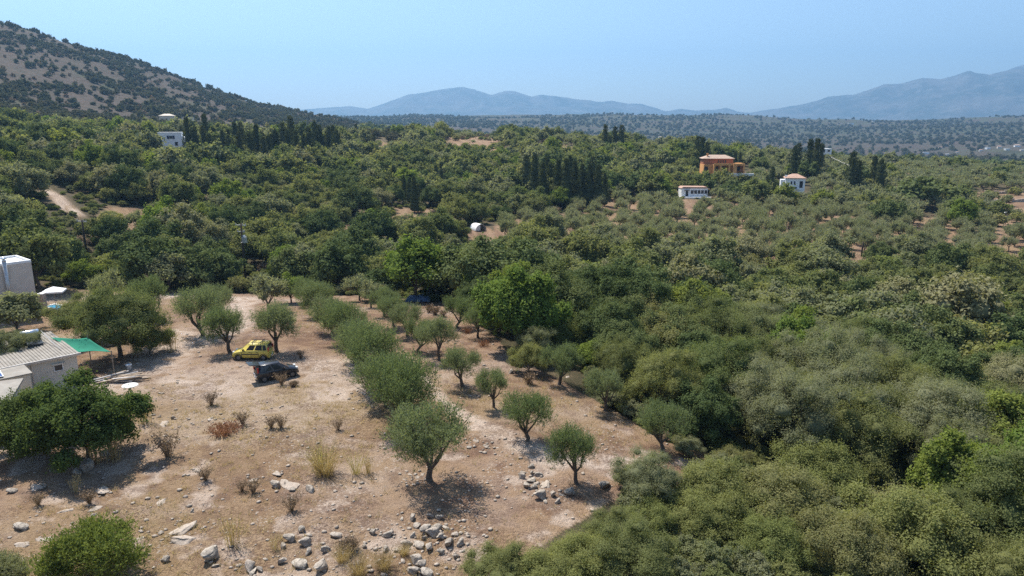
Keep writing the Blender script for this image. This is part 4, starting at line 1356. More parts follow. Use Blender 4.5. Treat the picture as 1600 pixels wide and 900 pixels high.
part(MB().box(-4.12, -3.28, -.06, .0, hh - 1.28, hh - .57), 'pane', 'glass', w)
part(MB().box(-2.9, -2.85, -.08, -.02, .2, hh - .2), 'downpipe', 'zinc', T)
MH = frame_at((P1.x, P1.y, zg), ax)
# solar water heater on that roof
S = thing('solar_water_heater', 'solar water heater with silver tank on the beige house roof', 'water heater', MH @ Matrix.Translation((-1.7, 4.4, hh)) @ Matrix.Scale(.85, 4))
part(MB().tube([(-.75, 1.3, .78), (-.68, 1.3, .78), (.68, 1.3, .78), (.75, 1.3, .78)], [.2, .27, .27, .2], 14), 'tank', 'chrome', S, True)
part(MB().tube([(-.6, 1.3, 0), (-.6, 1.3, .6)], .025, 5).tube([(.6, 1.3, 0), (.6, 1.3, .6)], .025, 5).tube([(-.6, 1.3, .05), (-.6, -.6, .05)], .025, 5).tube([(.6, 1.3, .05), (.6, -.6, .05)], .025, 5), 'stand', 'zinc', S)
part(MB().add([(-.6, -.7, .1), (.6, -.7, .1), (.6, 1.05, .62), (-.6, 1.05, .62), (-.6, -.7, .16), (.6, -.7, .16), (.6, 1.05, .69), (-.6, 1.05, .69)], [(0, 3, 2, 1), (4, 5, 6, 7), (0, 1, 5, 4), (1, 2, 6, 5), (2, 3, 7, 6), (3, 0, 4, 7)]), 'collector', 'glass', S)
part(MB().tube([(.85, .9, .9), (1.2, -2.2, .12), (1.25, -3.6, .1)], .03, 5), 'pipe', 'zinc', S)

# annex in front with panels on its roof and a glazed door
C1 = at_z(47, 584, 2.5)
zg = ground(C1.x, C1.y) - .2
T = thing('garden_annex', 'low beige annex with blue solar panels on its roof at the frame edge', 'annex', frame_at((C1.x, C1.y, zg), ax))
hh = 2.5 - zg
part(MB().box(-9, 0, -.0, 2.6, 0, hh), 'wall', 'beige', T)
part(MB().box(-9, .12, -.12, 2.72, hh + .003, hh + .08), 'roof', 'sheet', T)
for i in range(4):
    x0 = -3.1 - i * 1.75
    pv = part(MB().add([(x0, .1, hh + .16), (x0 + 1.65, .1, hh + .16), (x0 + 1.65, 2.5, hh + .5), (x0, 2.5, hh + .5), (x0, .1, hh + .2), (x0 + 1.65, .1, hh + .2), (x0 + 1.65, 2.5, hh + .54), (x0, 2.5, hh + .54)], [(0, 3, 2, 1), (4, 5, 6, 7), (0, 1, 5, 4), (1, 2, 6, 5), (2, 3, 7, 6), (3, 0, 4, 7)]), 'solar_panel', 'white_metal', T)
    g = MB()
    for a in range(3):
        for b in range(5):
            xa, ya = x0 + .05 + a * .525, .14 + b * .47
            z0 = lambda y: hh + .2 + (y - .1) / 2.4 * .34 + .006
            g.add([(xa, ya, z0(ya)), (xa + .5, ya, z0(ya)), (xa + .5, ya + .44, z0(ya + .44)), (xa, ya + .44, z0(ya + .44))], [(0, 1, 2, 3)])
    part(g, 'cells', 'cells', pv)
    part(MB().box(x0 + .1, x0 + .16, 2.3, 2.36, hh + .08, hh + .45).box(x0 + 1.5, x0 + 1.56, 2.3, 2.36, hh + .08, hh + .45), 'bracket', 'zinc', pv)
# glazed veranda nearer the camera
C2 = at_z(21, 690, 0.1)
zg = ground(C2.x, C2.y) - .1
T = thing('glazed_veranda', 'white framed glazed veranda at the frame edge behind the leafy shrub', 'veranda', frame_at((C2.x, C2.y, zg), Vector((.9, .42, 0))))
part(MB().box(-7, 0, .15, 4, 0, 2.5), 'wall', 'beige', T)
part(MB().box(-7.2, .2, -.15, 4.2, 2.5, 2.62), 'roof', 'sheet', T)
for i in range(4):
    fr = part(MB().box(-.95 - i * .95, -.88 - i * .95, 0, .12, .1, 2.4).box(-.07 - i * .95, -.003 - i * .95, 0, .12, .1, 2.4).box(-.88 - i * .95, -.07 - i * .95, 0, .12, .1, .2).box(-.88 - i * .95, -.07 - i * .95, 0, .12, 2.3, 2.4), 'door_frame', 'white_metal', T)
    part(MB().box(-.88 - i * .95, -.07 - i * .95, .04, .08, .2, 2.3), 'pane', 'glass', fr)
part(MB().box(-7, 2.2, -1.6, -.05, -.05, .06), 'step', 'paving', T)

# green shade sail on posts
c = [at_z(79, 527.5, 2.75), at_z(137, 528, 2.75), at_z(174, 549.5, 2.15), at_z(117, 550, 2.35)]
T = tag(empty('shade_sail', (c[2].x, c[2].y, ground(c[2].x, c[2].y))), 'green shade sail stretched on posts beside the beige house', 'shade sail')
n = 14
V, F = [], []
for i in range(n + 1):
    for j in range(n + 1):
        s_, t_ = i / n, j / n
        p = (c[0] * (1 - s_) + c[1] * s_) * (1 - t_) + (c[3] * (1 - s_) + c[2] * s_) * t_
        cen = (c[0] + c[1] + c[2] + c[3]) / 4
        pull = .10 * (4 * s_ * (1 - s_) * (2 * t_ - 1) ** 4 + 4 * t_ * (1 - t_) * (2 * s_ - 1) ** 4)
        p = p + (cen - p) * pull
        p.z -= .28 * 16 * s_ * (1 - s_) * t_ * (1 - t_) - .03 * math.sin(7 * s_ + 4 * t_)
        V.append(p - T.location)
for i in range(n):
    for j in range(n):
        F.append((i * (n + 1) + j, i * (n + 1) + j + 1, (i + 1) * (n + 1) + j + 1, (i + 1) * (n + 1) + j))
cl = part(MB().add(V, F), 'cloth', 'green_cloth', T, True)
cl.modifiers.new('thickness', 'SOLIDIFY').thickness = .012
for k, dz in ((1, .25), (2, .1), (3, .06)):
    p = c[k] - T.location
    gz = ground(c[k].x, c[k].y) - T.location.z - .2
    part(MB().tube([(p.x, p.y, gz), (p.x, p.y, p.z + dz)], .04, 7), 'post', 'wood', T)

# parasol, pillar and pool on the terrace behind
p = hit(88, 482)
T = tag(empty('parasol', p, .3), 'open white parasol on the terrace beside the tall grey building', 'parasol')
T.scale = (.72, .72, .9)
zt = 2.35
part(MB().add([(-1.5, -1.3, zt), (1.5, -1.3, zt), (1.5, 1.3, zt), (-1.5, 1.3, zt), (0, 0, zt + .55), (-1.5, -1.3, zt - .18), (1.5, -1.3, zt - .18), (1.5, 1.3, zt - .18), (-1.5, 1.3, zt - .18)], [(0, 1, 4), (1, 2, 4), (2, 3, 4), (3, 0, 4), (0, 5, 6, 1), (1, 6, 7, 2), (2, 7, 8, 3), (3, 8, 5, 0)]), 'canopy', 'white', T)
part(MB().tube([(0, 0, 0), (0, 0, zt + .5)], .035, 7), 'pole', 'wood', T)
part(MB().lathe([(.35, -.05), (.35, .06), (.08, .1)], 12), 'base', 'stonewall', T)
p = hit(69, 488)
T = tag(empty('stone_pillar', p), 'thick masonry pillar beside the pool at the grey building', 'pillar')
part(MB().box(-.3, .3, -.3, .3, -.2, 2.1), 'shaft', 'stonewall', T, bevel=.03)
part(MB().box(-.36, .36, -.36, .36, 2.103, 2.22), 'cap', 'paving', T)
p = hit(78, 484)
T = tag(empty('swimming_pool', (p.x, p.y + 1.2, ground(p.x, p.y + 1.2) + .12), -.5), 'small blue pool with white coping behind the rounded bush', 'pool')
T.scale = (.7, .55, 1)
mb = MB().box(-2.2, 2.2, -1.4, -1.0, -.5, .06).box(-2.2, 2.2, 1.0, 1.4, -.5, .06).box(-2.2, -1.8, -1.0, 1.0, -.5, .06).box(1.8, 2.2, -1.0, 1.0, -.5, .06)
part(mb, 'coping', 'paving', T)
part(MB().box(-1.8, 1.8, -1.0, 1.0, -.5, -.02), 'water', 'water', T)

# round garden table, scrap heap of pipes and planks
p = hit(205, 617)
T = tag(empty('garden_table', p), 'small round pale table standing on the dusty ground', 'table')
part(MB().lathe([(.52, .66), (.55, .69), (.52, .72)], 18), 'top', 'paving', T)
part(MB().lathe([(.25, -.03), (.2, .05), (.06, .12), (.06, .66)], 10), 'stem', 'stonewall', T)
p = hit(190, 596)
T = tag(empty('scrap_heap', p, .55), 'heap of grey planks and pipes at the end of the shade sail', 'scrap heap')
rg = random.Random(5)
for i in range(13):
    L = rg.uniform(1.4, 3.2); a = rg.uniform(-.35, .35); cx, cy_ = rg.uniform(-.8, .8), rg.uniform(-.5, .5); z = .05 + i * .035
    m4 = Matrix.Translation((cx, cy_, z)) @ Matrix.Rotation(a, 4, 'Z') @ Matrix.Rotation(rg.uniform(-.12, .12), 4, 'Y')
    if i % 3 == 0: part(MB().tube([m4 @ Vector((-L / 2, 0, 0)), m4 @ Vector((L / 2, 0, 0))], .05, 7), 'pipe', 'zinc', T)
    else: part(MB().box(-L / 2, L / 2, -.09, .09, -.02, .02, m4), 'plank', 'wood', T)
p = hit(196, 578)
T = tag(empty('bucket', p + Vector((.3, 0, 0))), 'pale bucket standing behind the scrap heap', 'bucket')
part(MB().lathe([(.16, 0), (.22, .42), (.24, .44), (.2, .43), (.15, .1)], 14), 'shell', 'white_metal', T, True)
part(MB().tube([(.22, 0, .4), (.15, 0, .58), (-.15, 0, .58), (-.22, 0, .4)], .012, 5), 'handle', 'zinc', T)

# blue tarpaulin over a trailer at the far end of the grove
p = hit(653, 471)
T = tag(empty('covered_trailer', p, .05), 'low load under a blue tarpaulin at the far end of the grove', 'trailer')
V, F = [], []
for i in range(21):
    for j in range(9):
        s_, t_ = i / 20, j / 8
        x = (s_ - .5) * 3.3; y = (t_ - .5) * 1.6
        e = min(1, 6 * s_ * (1 - s_) * 1.5) * min(1, 8 * t_ * (1 - t_))
        z = .16 + e * (.38 + .2 * math.sin(s_ * 3.1) + .09 * math.sin(s_ * 17 + t_ * 5) + .06 * math.cos(t_ * 13 + s_ * 7))
        V.append((x, y, z))
for i in range(20):
    for j in range(8):
        F.append((i * 9 + j, (i + 1) * 9 + j, (i + 1) * 9 + j + 1, i * 9 + j + 1))
o = part(MB().add(V, F), 'tarpaulin', 'tarp', T, False)
o.modifiers.new('thickness', 'SOLIDIFY').thickness = .02
part(MB().box(-1.5, 1.5, -.65, .65, .1, .3), 'load_bed', 'wood', T)
for sx in (-.5, .5):
    for sy in (-.72, .72):
        part(MB().lathe([(.16, -.06), (.18, -.04), (.18, .04), (.16, .06)], 14, Matrix.Translation((sx, sy, .16)) @ Matrix.Rotation(R_(90), 4, 'X')), 'wheel', 'rubber', T)
# white plastic tunnel in the clearing
p = hit(747, 359)
T = tag(empty('plastic_tunnel', p, .55), 'small white plastic tunnel on the red earth of the clearing', 'tunnel')
prof = [(1.45 * math.cos(t), 1.5 * math.sin(t)) for t in np.linspace(0, math.pi, 13)]
V, F = [], []
for y in (-1.5, -.5, .5, 1.5):
    for x, z in prof: V.append((x, y, z + .04 * math.sin(y * 3 + x * 4)))
for i in range(3):
    for j in range(12): F.append((i * 13 + j, i * 13 + j + 1, (i + 1) * 13 + j + 1, (i + 1) * 13 + j))
F.append(tuple(39 + j for j in range(13)))
o = part(MB().add(V, F), 'cover', 'plastic', T, False)
o.modifiers.new('thickness', 'SOLIDIFY').thickness = .03
part(MB().add([(1.45 * math.cos(t), -1.5, 1.5 * math.sin(t)) for t in np.linspace(math.pi * .55, math.pi, 7)] + [(-.2, -1.5, 0)], [tuple(range(8))]), 'end_flap', 'plastic', T)
for y in (-1.5, 0, 1.48):
    part(MB().tube([(x * .98, y, z * .98) for x, z in prof], .025, 5), 'hoop', 'zinc', T)

# ------------------------------------------------------------------ poles and wire
def pole(px, py, top_py, label, arms=0, trafo=False, d=None):
    p = hit(px, py) if d is None else at_d(px, py, d)
    if d is not None: p.z = ground(p.x, p.y)
    dep = p.y * CP - (p.z - CAMZ) * SP
    h = (py - top_py) * dep / FPX / math.cos(PITCH - .02)
    T = tag(empty('utility_pole', p, -.35), label, 'utility pole', 'utility poles')
    part(MB().tube([(0, 0, -.4), (0, 0, h)], [.19, .14], 8), 'shaft', 'pole', T, True)
    for k in range(arms):
        z = h - .25 - k * 1.05
        a = part(MB().box(-1.15 + .3 * k, .95 - .3 * k, -.06, .06, z - .06, z + .06), 'crossarm', 'zinc', T)
        for x in (-1.05 + .3 * k, 0.35, .85 - .3 * k):
            part(MB().lathe([(.04, z + .06), (.09, z + .12), (.05, z + .18), (.09, z + .24), (.03, z + .32)], 8, Matrix.Translation((x, 0, 0))), 'insulator', 'porcelain', a)
    if trafo:
        b = part(MB().box(.13, .68, -.3, .3, h - 2.95, h - 2.1), 'transformer', 'zinc', T, bevel=.04)
        for y in (-.18, 0, .18):
            part(MB().lathe([(.05, h - 2.1), (.08, h - 2.02), (.05, h - 1.95), (.08, h - 1.88), (.02, h - 1.8)], 8, Matrix.Translation((.4, y, 0))), 'bushing', 'white_metal', b)
        part(MB().box(-.1, .7, -.34, .34, h - 3.05, h - 2.953), 'platform', 'zinc', T)
    return T, h
pole(384, 437, 351, 'black utility pole with two crossarms and a grey transformer behind the grove', 2, True)
pole(136, 402, 345, 'black utility pole standing in the scrub below the slope clearing', 1)
pole(1346, 401, 378, 'short dark post at the lower edge of the far orchard')
w1 = pole(1297, 258, 232, 'thin utility pole behind the tall paired cypresses', 1, d=330)
pole(1222, 247, 224, 'thin utility pole on the ridge behind the orange villa', 1, d=400)
pole(1064, 233, 212, 'thin utility pole on the ridge behind the dark ridge cypresses', 1, d=430)
pole(1392, 272, 246, 'thin utility pole among the olives behind the palm-like cypresses', 1, d=330)
w2 = pole(1505, 300, 275, 'utility pole at the lower end of the sagging wire above the terraces', 1, d=260)
a, b = Vector(w1[0].location) + Vector((0, 0, w1[1] - .1)), Vector(w2[0].location) + Vector((0, 0, w2[1] - .1))
pts = [a.lerp(b, t) - Vector((0, 0, 2.6 * 4 * t * (1 - t))) for t in np.linspace(0, 1, 21)]
tag(MB().tube([q for q in pts], .035, 5).build('power_line', M['zinc']), 'thin pale wire sagging between two poles above the terraced ground', 'wire')

# ------------------------------------------------------------------ houses in the distance
def far_house(name, label, px, py, d, rz, build):
    p = at_d(px, py, d)
    T = tag(empty(name, p, rz), label, 'house')
    build(T)
    return T
def opening(T, x, z, w, h, y, shutters=False, mat='glass', name='window', fm='white'):
    f = part(MB().box(x - w / 2 - .08, x + w / 2 + .08, y - .05, y + .05, z - .08, z + h + .08), name, fm, T)
    part(MB().box(x - w / 2, x + w / 2, y - .07, y, z, z + h), 'pane', mat, f)
    if shutters:
        for s in (-1, 1):
            part(MB().box(x + s * (w / 2 + .42) - .34, x + s * (w / 2 + .42) + .34, y - .12, y - .052, z - .05, z + h + .05), 'shutter', 'bluewood', f)
    return f
def hiproof(T, x0, x1, y0, y1, z, h, mat, over=.4, ridge=.45, name='roof'):
    x0 -= over; x1 += over; y0 -= over; y1 += over
    m = (y0 + y1) / 2; r = (y1 - y0) / 2 * ridge * 2
    mb = MB().add([(x0, y0, z), (x1, y0, z), (x1, y1, z), (x0, y1, z), (x0 + r, m, z + h), (x1 - r, m, z + h), (x0, y0, z - .15), (x1, y0, z - .15), (x1, y1, z - .15), (x0, y1, z - .15)],
                  [(0, 1, 5, 4), (1, 2, 5), (2, 3, 4, 5), (3, 0, 4), (6, 7, 1, 0), (7, 8, 2, 1), (8, 9, 3, 2), (9, 6, 0, 3), (9, 8, 7, 6)])
    return part(mb, name, mat, T)
def b_white(T):
    part(MB().box(-5, 2.4, 0, 6, -2, 6.2), 'wall', 'white', T)
    part(MB().box(-5.1, 2.5, -.1, 6.1, 6.203, 6.45), 'parapet', 'white', T)
    part(MB().prism([(2.4, -2), (5.4, -2), (5.4, 2.9), (2.4, 4.3)], .3, 5.6), 'wing', 'white', T)
    ch = part(MB().box(4.6, 5.3, 1.5, 2.1, 2.6, 4.7), 'chimney', 'white', T)
    part(MB().box(4.5, 5.4, 1.4, 2.2, 4.703, 4.85), 'cap', 'white', ch)
    opening(T, -1.0, 3.2, .9, 1.5, 0, True)
    opening(T, -3.8, 4.0, .45, .55, 0)
    opening(T, 3.7, .0, .8, 1.7, .3, True)
    opening(T, .6, -.2, .9, 1.9, 0, False, 'dark', 'door')
    part(MB().prism([(2.45, 4.3), (4.5, 3.3), (4.5, 3.42), (2.45, 4.42)], .1, .3), 'stair_rail', 'white', T)
far_house('white_house', 'white two-storey house with dark blue shutters on the wooded slope', 273, 227, 272, .32, b_white).scale = (.98, .98, .68)
def b_upper(T):
    part(MB().box(-4, 4, 0, 6, -2, 3.4), 'wall', 'cream', T)
    hiproof(T, -4, 4, 0, 6, 3.4, 1.1, 'cream', .3)
    part(MB().box(-8.5, -4, .5, 5, -2, 1.6), 'terrace', 'cream', T)
    for x in (-2.4, 0, 2.4): opening(T, x, .5, .9, 1.3, 0)
far_house('cream_house', 'cream house with hipped roof higher up behind the white two-storey house', 261, 190, 470, .3, b_upper)
def b_shed(T):
    part(MB().box(-3, 3, 0, 3, -1.5, 1.8), 'wall', 'cream', T)
    part(MB().box(-3.2, 3.2, -.2, 3.2, 1.803, 1.95), 'roof', 'white', T)
    opening(T, 0, .2, 1.2, 1.0, 0)
far_house('hillside_shed', 'small pale flat-roofed shed above the cypress belt on the slope', 293, 188, 470, .2, b_shed)
def b_villa(T):
    part(MB().box(-8, 5.0, 1.2, 9, -2, 3.0), 'lower_wall', 'orange', T)
    part(MB().box(-7.9, 4.6, 2.6, 8.9, 3.003, 5.9), 'upper_wall', 'terra', T)
    hiproof(T, -7.9, 4.6, 2.6, 8.9, 5.9, 1.7, 'oldtile', .55)
    ch = part(MB().box(-6.3, -5.7, 4, 4.6, 5.8, 8.2), 'chimney', 'orange', T)
    part(MB().box(-6.4, -5.6, 3.9, 4.7, 8.203, 8.35), 'cap', 'orange', ch)
    part(MB().box(-4.3, 8.6, -1.2, 1.2, 2.7, 3.0), 'terrace_slab', 'orange', T)
    part(MB().box(-4.3, 8.6, -1.25, -1.0, 3.003, 3.75), 'balustrade', 'orange', T)
    part(MB().box(5.0, 8.6, 1.2, 6, 3.003, 3.6), 'side_parapet', 'orange', T)
    for x in (-4.0, -1.4, 2.2, 4.2, 8.3): part(MB().box(x - .35, x + .35, -1.2, -.6, -2, 2.7), 'pier', 'orange', T)
    part(MB().box(3.7, 5.1, -2.0, -1.22, -2, 3.7), 'stair_tower', 'orange', T)
    part(MB().box(5.0, 8.6, 1.2, 6, -2, 2.7), 'side_room', 'terra', T)
    for x in (-2.7, .4, 6.4): opening(T, x, 0, 1.7, 2.1, 1.2, False, 'dark', 'archway', 'orange')
    # round-headed arch on the end bay
    av = [(-6.9 + .75 * math.cos(t), 1.4 + .75 * math.sin(t)) for t in np.linspace(0, math.pi, 9)]
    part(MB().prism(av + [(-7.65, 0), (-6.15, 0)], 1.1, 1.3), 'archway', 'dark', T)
    for x in (-1.6, -.6, .4, 1.4): opening(T, x, 3.6, .5, 1.6, 2.6, False, 'glass', 'window', 'terra')
    part(MB().box(-1.5, 12.0, -3.2, -2.1, -2.2, -1.0), 'front_terrace', 'paving', T)
pad(1132, 268, 262, 14)
far_house('orange_villa', 'orange and red-brown villa with hipped roof and arched terrace', 1130, 267, 258, -.05, b_villa).scale = (.82, .82, .70)
def b_cottage(T):
    part(MB().box(-5, 5, 0, 5, -2, 2.35), 'wall', 'white', T)
    part(MB().prism([(-5.2, 2.353), (5.2, 2.353), (4.6, 2.85), (-4.4, 2.95)], -.15, 5.2), 'roof', 'tile', T)
    f = opening(T, -2.9, -.6, .9, 2.0, 0, False, 'dark', 'door')
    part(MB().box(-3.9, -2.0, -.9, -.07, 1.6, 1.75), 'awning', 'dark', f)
    for i in range(5): opening(T, -.9 + i * 1.3, .3, 1.05, 1.35, 0)
    part(MB().box(-6, 6, -2.6, -.12, -2.2, -.75), 'terrace', 'white', T)
pad(1085, 306, 236, 9)
far_house('white_cottage', 'long low white cottage with red roof edge above the far orchard', 1085, 304, 234, .0, b_cottage).scale = (.84, .84, .84)
def b_tiled(T):
    part(MB().box(-3.2, 4.4, 0, 6.5, -4.5, 3.0), 'wall', 'white', T)
    hiproof(T, -3.2, 4.4, 0, 6.5, 3.0, 1.5, 'tile', .45)
    part(MB().box(-5.0, -3.2, 1.5, 5, -4.5, 2.2), 'side_wing', 'white', T)
    for x in (-.9, .3): opening(T, x, .5, .6, 1.2, 0, False, 'bluewood')
    opening(T, 2.9, -.8, 1.3, 2.6, 0, False, 'dark', 'door')
    part(MB().box(-1.2, 2.2, -.9, -.08, -1.4, -1.2), 'balcony', 'white', T)
    part(MB().box(-.9, 1.2, -.95, -.88, -1.2, -.4), 'balcony_rail', 'bluewood', T)
    tk = part(MB().box(-3.4, -2.4, 2, 2.6, 3.0, 3.9), 'water_tank', 'white_metal', T)
pad(1240, 296, 238, 9)
far_house('tiled_house', 'white house with orange tiled roof between the dark cypresses', 1240, 290, 236, -.25, b_tiled).scale = (.74, .74, .78)
def b_flat(T):
    part(MB().box(-5, 5, 0, 6, -2, 3), 'wall', 'white', T)
    part(MB().box(-5.2, 5.2, -.2, 6.2, 3.003, 3.25), 'roof', 'white', T)
    opening(T, -2, .4, 3, 1.8, 0, False, 'dark'); opening(T, 2.6, .4, 2.2, 1.8, 0, False, 'glass')
far_house('flat_roofed_house', 'low flat-roofed house on the ridge behind the paired tall cypresses', 1290, 238, 390, .1, b_flat).scale = (.62, .62, .55)
def b_stone(T):
    part(MB().box(-1.6, 1.6, 0, 2.6, -1.5, 2.4), 'wall', 'paving', T)
    hiproof(T, -1.6, 1.6, 0, 2.6, 2.4, .7, 'oldtile', .2)
    opening(T, 0, 0, .7, 1.7, 0, False, 'dark', 'door')
far_house('ridge_hut', 'pale hut behind the roof of the orange villa', 1113, 231, 420, .3, b_stone).scale = (.8, .8, .7)
# houses of the valley and the far ridge, each a few pixels
FAR = [(1447, 241, 1000, 14), (1428, 243, 1000, 8), (1482, 243, 1050, 9), (1470, 232, 1300, 10), (1487, 229, 1350, 8), (1496, 239, 1100, 6), (1545, 233, 1300, 12), (1562, 231, 1350, 10), (1575, 235, 1250, 12), (1590, 230, 1300, 14), (1598, 236, 1150, 9), (1533, 236, 1250, 8),
       (1493, 180, 2650, 14), (1505, 179, 2650, 18), (1518, 179, 2650, 14), (1547, 177, 2700, 12), (1578, 177, 2700, 22), (1592, 177, 2700, 18), (1330, 195, 2200, 22), (1376, 187, 2300, 16), (1365, 190, 2250, 12), (1032, 216, 1500, 12), (1063, 186, 2500, 18), (1250, 191, 2300, 14)]
FAR = [(a, b, d, w * .62) for a, b, d, w in FAR]
for i, (a, b, d, w) in enumerate(FAR):
    near = [(abs(a - q[0]) + abs(b - q[1]) * 2, j) for j, q in enumerate(FAR) if j != i]
    where = ('valley village below the far ridge' if d < 1500 else 'far ridge under the mountains')
    rank = sorted([q for q in FAR if (q[2] < 1500) == (d < 1500)]).index((a, b, d, w)) + 1
    T = tag(empty('distant_house', hit(a, b), (i * .37) % .8 - .4), 'tiny pale house in the %s, %s along it' % (where, ordinal(rank)), 'house', 'distant houses')
    hgt = w * .36
    part(MB().box(-w / 2, w / 2, 0, w * .6, -1.5, hgt), 'wall', ('white', 'cream', 'paving')[i % 3], T)
    if i % 2: hiproof(T, -w / 2, w / 2, 0, w * .6, hgt + .16, w * .14, 'oldtile' if i % 4 == 1 else 'tile', .3)
    else: part(MB().box(-w / 2 - .2, w / 2 + .2, -.2, w * .6 + .2, hgt + .01, hgt + .4), 'roof', 'paving', T)
# white quarry scar on the far slope is bare rock; terraces at the right
for i, (px0, py0, px1, py1, lb) in enumerate([(1522, 318, 1600, 316, 'upper dry-stone terrace wall beside the dirt yard'), (1500, 330, 1570, 338, 'lower dry-stone terrace wall beside the dirt yard'), (1538, 303, 1610, 301, 'topmost dry-stone terrace wall under the trees')]):
    a, b = hit(px0, py0), hit(px1, py1)
    T = tag(empty('terrace_wall', a), lb, 'wall', 'terrace walls')
    nseg = 14
    for j in range(nseg):
        q = a.lerp(b, j / nseg); r = a.lerp(b, (j + 1) / nseg)
        q.z = ground(q.x, q.y); r.z = ground(r.x, r.y)
        h = .9 + .25 * math.sin(j * 2.1 + i)
        mm = frame_at(q - a, r - q)
        part(MB().box(0, (r - q).length * .97, -.3, .3, -.6, h, mm, .06), 'stone_course', 'stonewall', T)
p = hit(1562, 340)
T = tag(empty('field_shed', p, .3), 'small white roofed shed beside the dirt yard', 'shed')
part(MB().box(-1.8, 1.8, -1.2, 1.2, -.3, 1.5), 'wall', 'stonewall', T)
part(MB().box(-2.1, 2.1, -1.5, 1.5, 1.503, 1.62), 'roof', 'white', T)
part(MB().box(-.4, .4, -1.23, -1.15, 0, 1.3), 'door', 'dark', T)

# ------------------------------------------------------------------ cars (front towards +x, y to the car's left)
def car(name, label, px, py, heading, spec):
    p = hit(px, py)
    T = tag(empty(name, (p.x, p.y, p.z + .01), heading), label, 'car', 'parked cars')
    T.scale = (.88, .88, .88)
    pm = spec['paint']
    bm = bmesh.new()
    st = spec['stations']                                # x, bottom, belt, half width
    rows = []
    for x, zb, zt, w in st:
        mid = (zb + zt) / 2
        prof = [(-w * .86, zb), (-w * .98, zb + .10), (-w, mid), (-w * .985, zt - .07), (-w * .94, zt), (0, zt + .025), (w * .94, zt), (w * .985, zt - .07), (w, mid), (w * .98, zb + .10), (w * .86, zb)]
        rows.append([bm.verts.new((x, y, z)) for y, z in prof])
    for a, b in zip(rows, rows[1:]):
        for j in range(len(a)):
            bm.faces.new((a[j], b[j], b[(j + 1) % len(a)], a[(j + 1) % len(a)]))
    bm.faces.new(rows[0]); bm.faces.new(list(reversed(rows[-1])))
    g = spec['cabin']                                    # xr0, xr1 (rear foot, rear roof), xf1, xf0 (front roof, windscreen foot), belt z, roof z, half widths
    xr0, xr1, xf1, xf0, zb, zr, wb, wr = g
    lo = [(xr0, -wb, zb), (xf0, -wb * .93, zb - .03), (xf0, wb * .93, zb - .03), (xr0, wb, zb)]
    rim = [(xr1, -wr, zr - .06), (xf1, -wr, zr - .05), (xf1, wr, zr - .05), (xr1, wr, zr - .06)]
    top = [(xr1 + .1, -wr * .8, zr), (xf1 - .12, -wr * .8, zr + .01), (xf1 - .12, wr * .8, zr + .01), (xr1 + .1, wr * .8, zr)]
    L = [[bm.verts.new(q) for q in ring] for ring in (lo, rim, top)]
    for a, b in zip(L, L[1:]):
        for j in range(4): bm.faces.new((a[j], a[(j + 1) % 4], b[(j + 1) % 4], b[j]))
    bm.faces.new(L[2])
    bmesh.ops.recalc_face_normals(bm, faces=bm.faces)
    bmesh.ops.bevel(bm, geom=[e for e in bm.edges if e.calc_length() > .25 and len(e.link_faces) == 2 and e.calc_face_angle(0) > .5], offset=.035, segments=2, affect='EDGES')
    me = bpy.data.meshes.new('body'); bm.to_mesh(me); bm.free()
    me.materials.append(M[pm])
    for q in me.polygons: q.use_smooth = True
    body = link(bpy.data.objects.new('body', me), T)
    # glazing: plates lying 1 cm proud of the cabin's faces
    def plate(a, b, c, d, u0, u1, v0, v1, nm, mt, parent, proud=.012):
        a, b, c, d = map(Vector, (a, b, c, d))
        P = lambda u, v: (a * (1 - u) + b * u) * (1 - v) + (d * (1 - u) + c * u) * v
        n = (b - a).cross(d - a).normalized() * proud
        q = [P(u0, v0), P(u1, v0), P(u1 if u1 < .9 else u1 - .02, v1), P(u0, v1)]
        mb = MB().add([v + n for v in q] + [v - n for v in q], [(0, 1, 2, 3), (7, 6, 5, 4), (0, 4, 5, 1), (1, 5, 6, 2), (2, 6, 7, 3), (3, 7, 4, 0)])
        return part(mb, nm, mt, parent)
    for s in (-1, 1):
        a, b = ((lo[0], lo[1]) if s < 0 else (lo[3], lo[2]))
        d, c = ((rim[0], rim[1]) if s < 0 else (rim[3], rim[2]))
        q = (a, b, c, d) if s < 0 else (b, a, d, c)
        for u0, u1 in spec['side']:
            uu = (u0, u1) if s < 0 else (1 - u1, 1 - u0)
            plate(*q, uu[0], uu[1], .10, .90, 'side_window', 'glass', T)
    plate(lo[1], lo[2], rim[2], rim[1], .07, .93, .06, .92, 'windscreen', 'glass', T)
    if not spec.get('hatch'):
        plate(lo[3], lo[0], rim[0], rim[3], .1, .9, .08, .88, 'rear_window', 'glass', T)
    W = spec['w']; xf, xr = spec['axles']
    for x in (xf, xr):
        for s in (-1, 1):
            m4 = Matrix.Translation((x, s * (W - .10), spec['wr'])) @ Matrix.Rotation(R_(90), 4, 'X')
            wh = empty('wheel', parent=T)
            r = spec['wr']
            part(MB().lathe([(r * .62, -.1), (r * .95, -.1), (r, -.06), (r, .06), (r * .95, .1), (r * .62, .1)], 20, m4), 'tyre', 'rubber', wh, True)
            part(MB().lathe([(.02, -.112), (r * .25, -.108), (r * .60, -.102), (r * .63, -.06), (r * .63, .06), (r * .60, .102), (r * .25, .108), (.02, .112)], 16, m4), 'rim', 'rimgrey', wh)
            arc = [(x + (r + .07) * math.cos(t), spec['wr'] + .02 + (r + .07) * math.sin(t)) for t in np.linspace(-.15, math.pi + .15, 15)]
            arc2 = [(x + (r + .015) * math.cos(t), spec['wr'] + .02 + (r + .015) * math.sin(t)) for t in np.linspace(math.pi + .15, -.15, 15)]
            part(MB().prism(arc + arc2, s * (W - .035), s * (W + .012)), 'wheel_arch', 'trim', T)
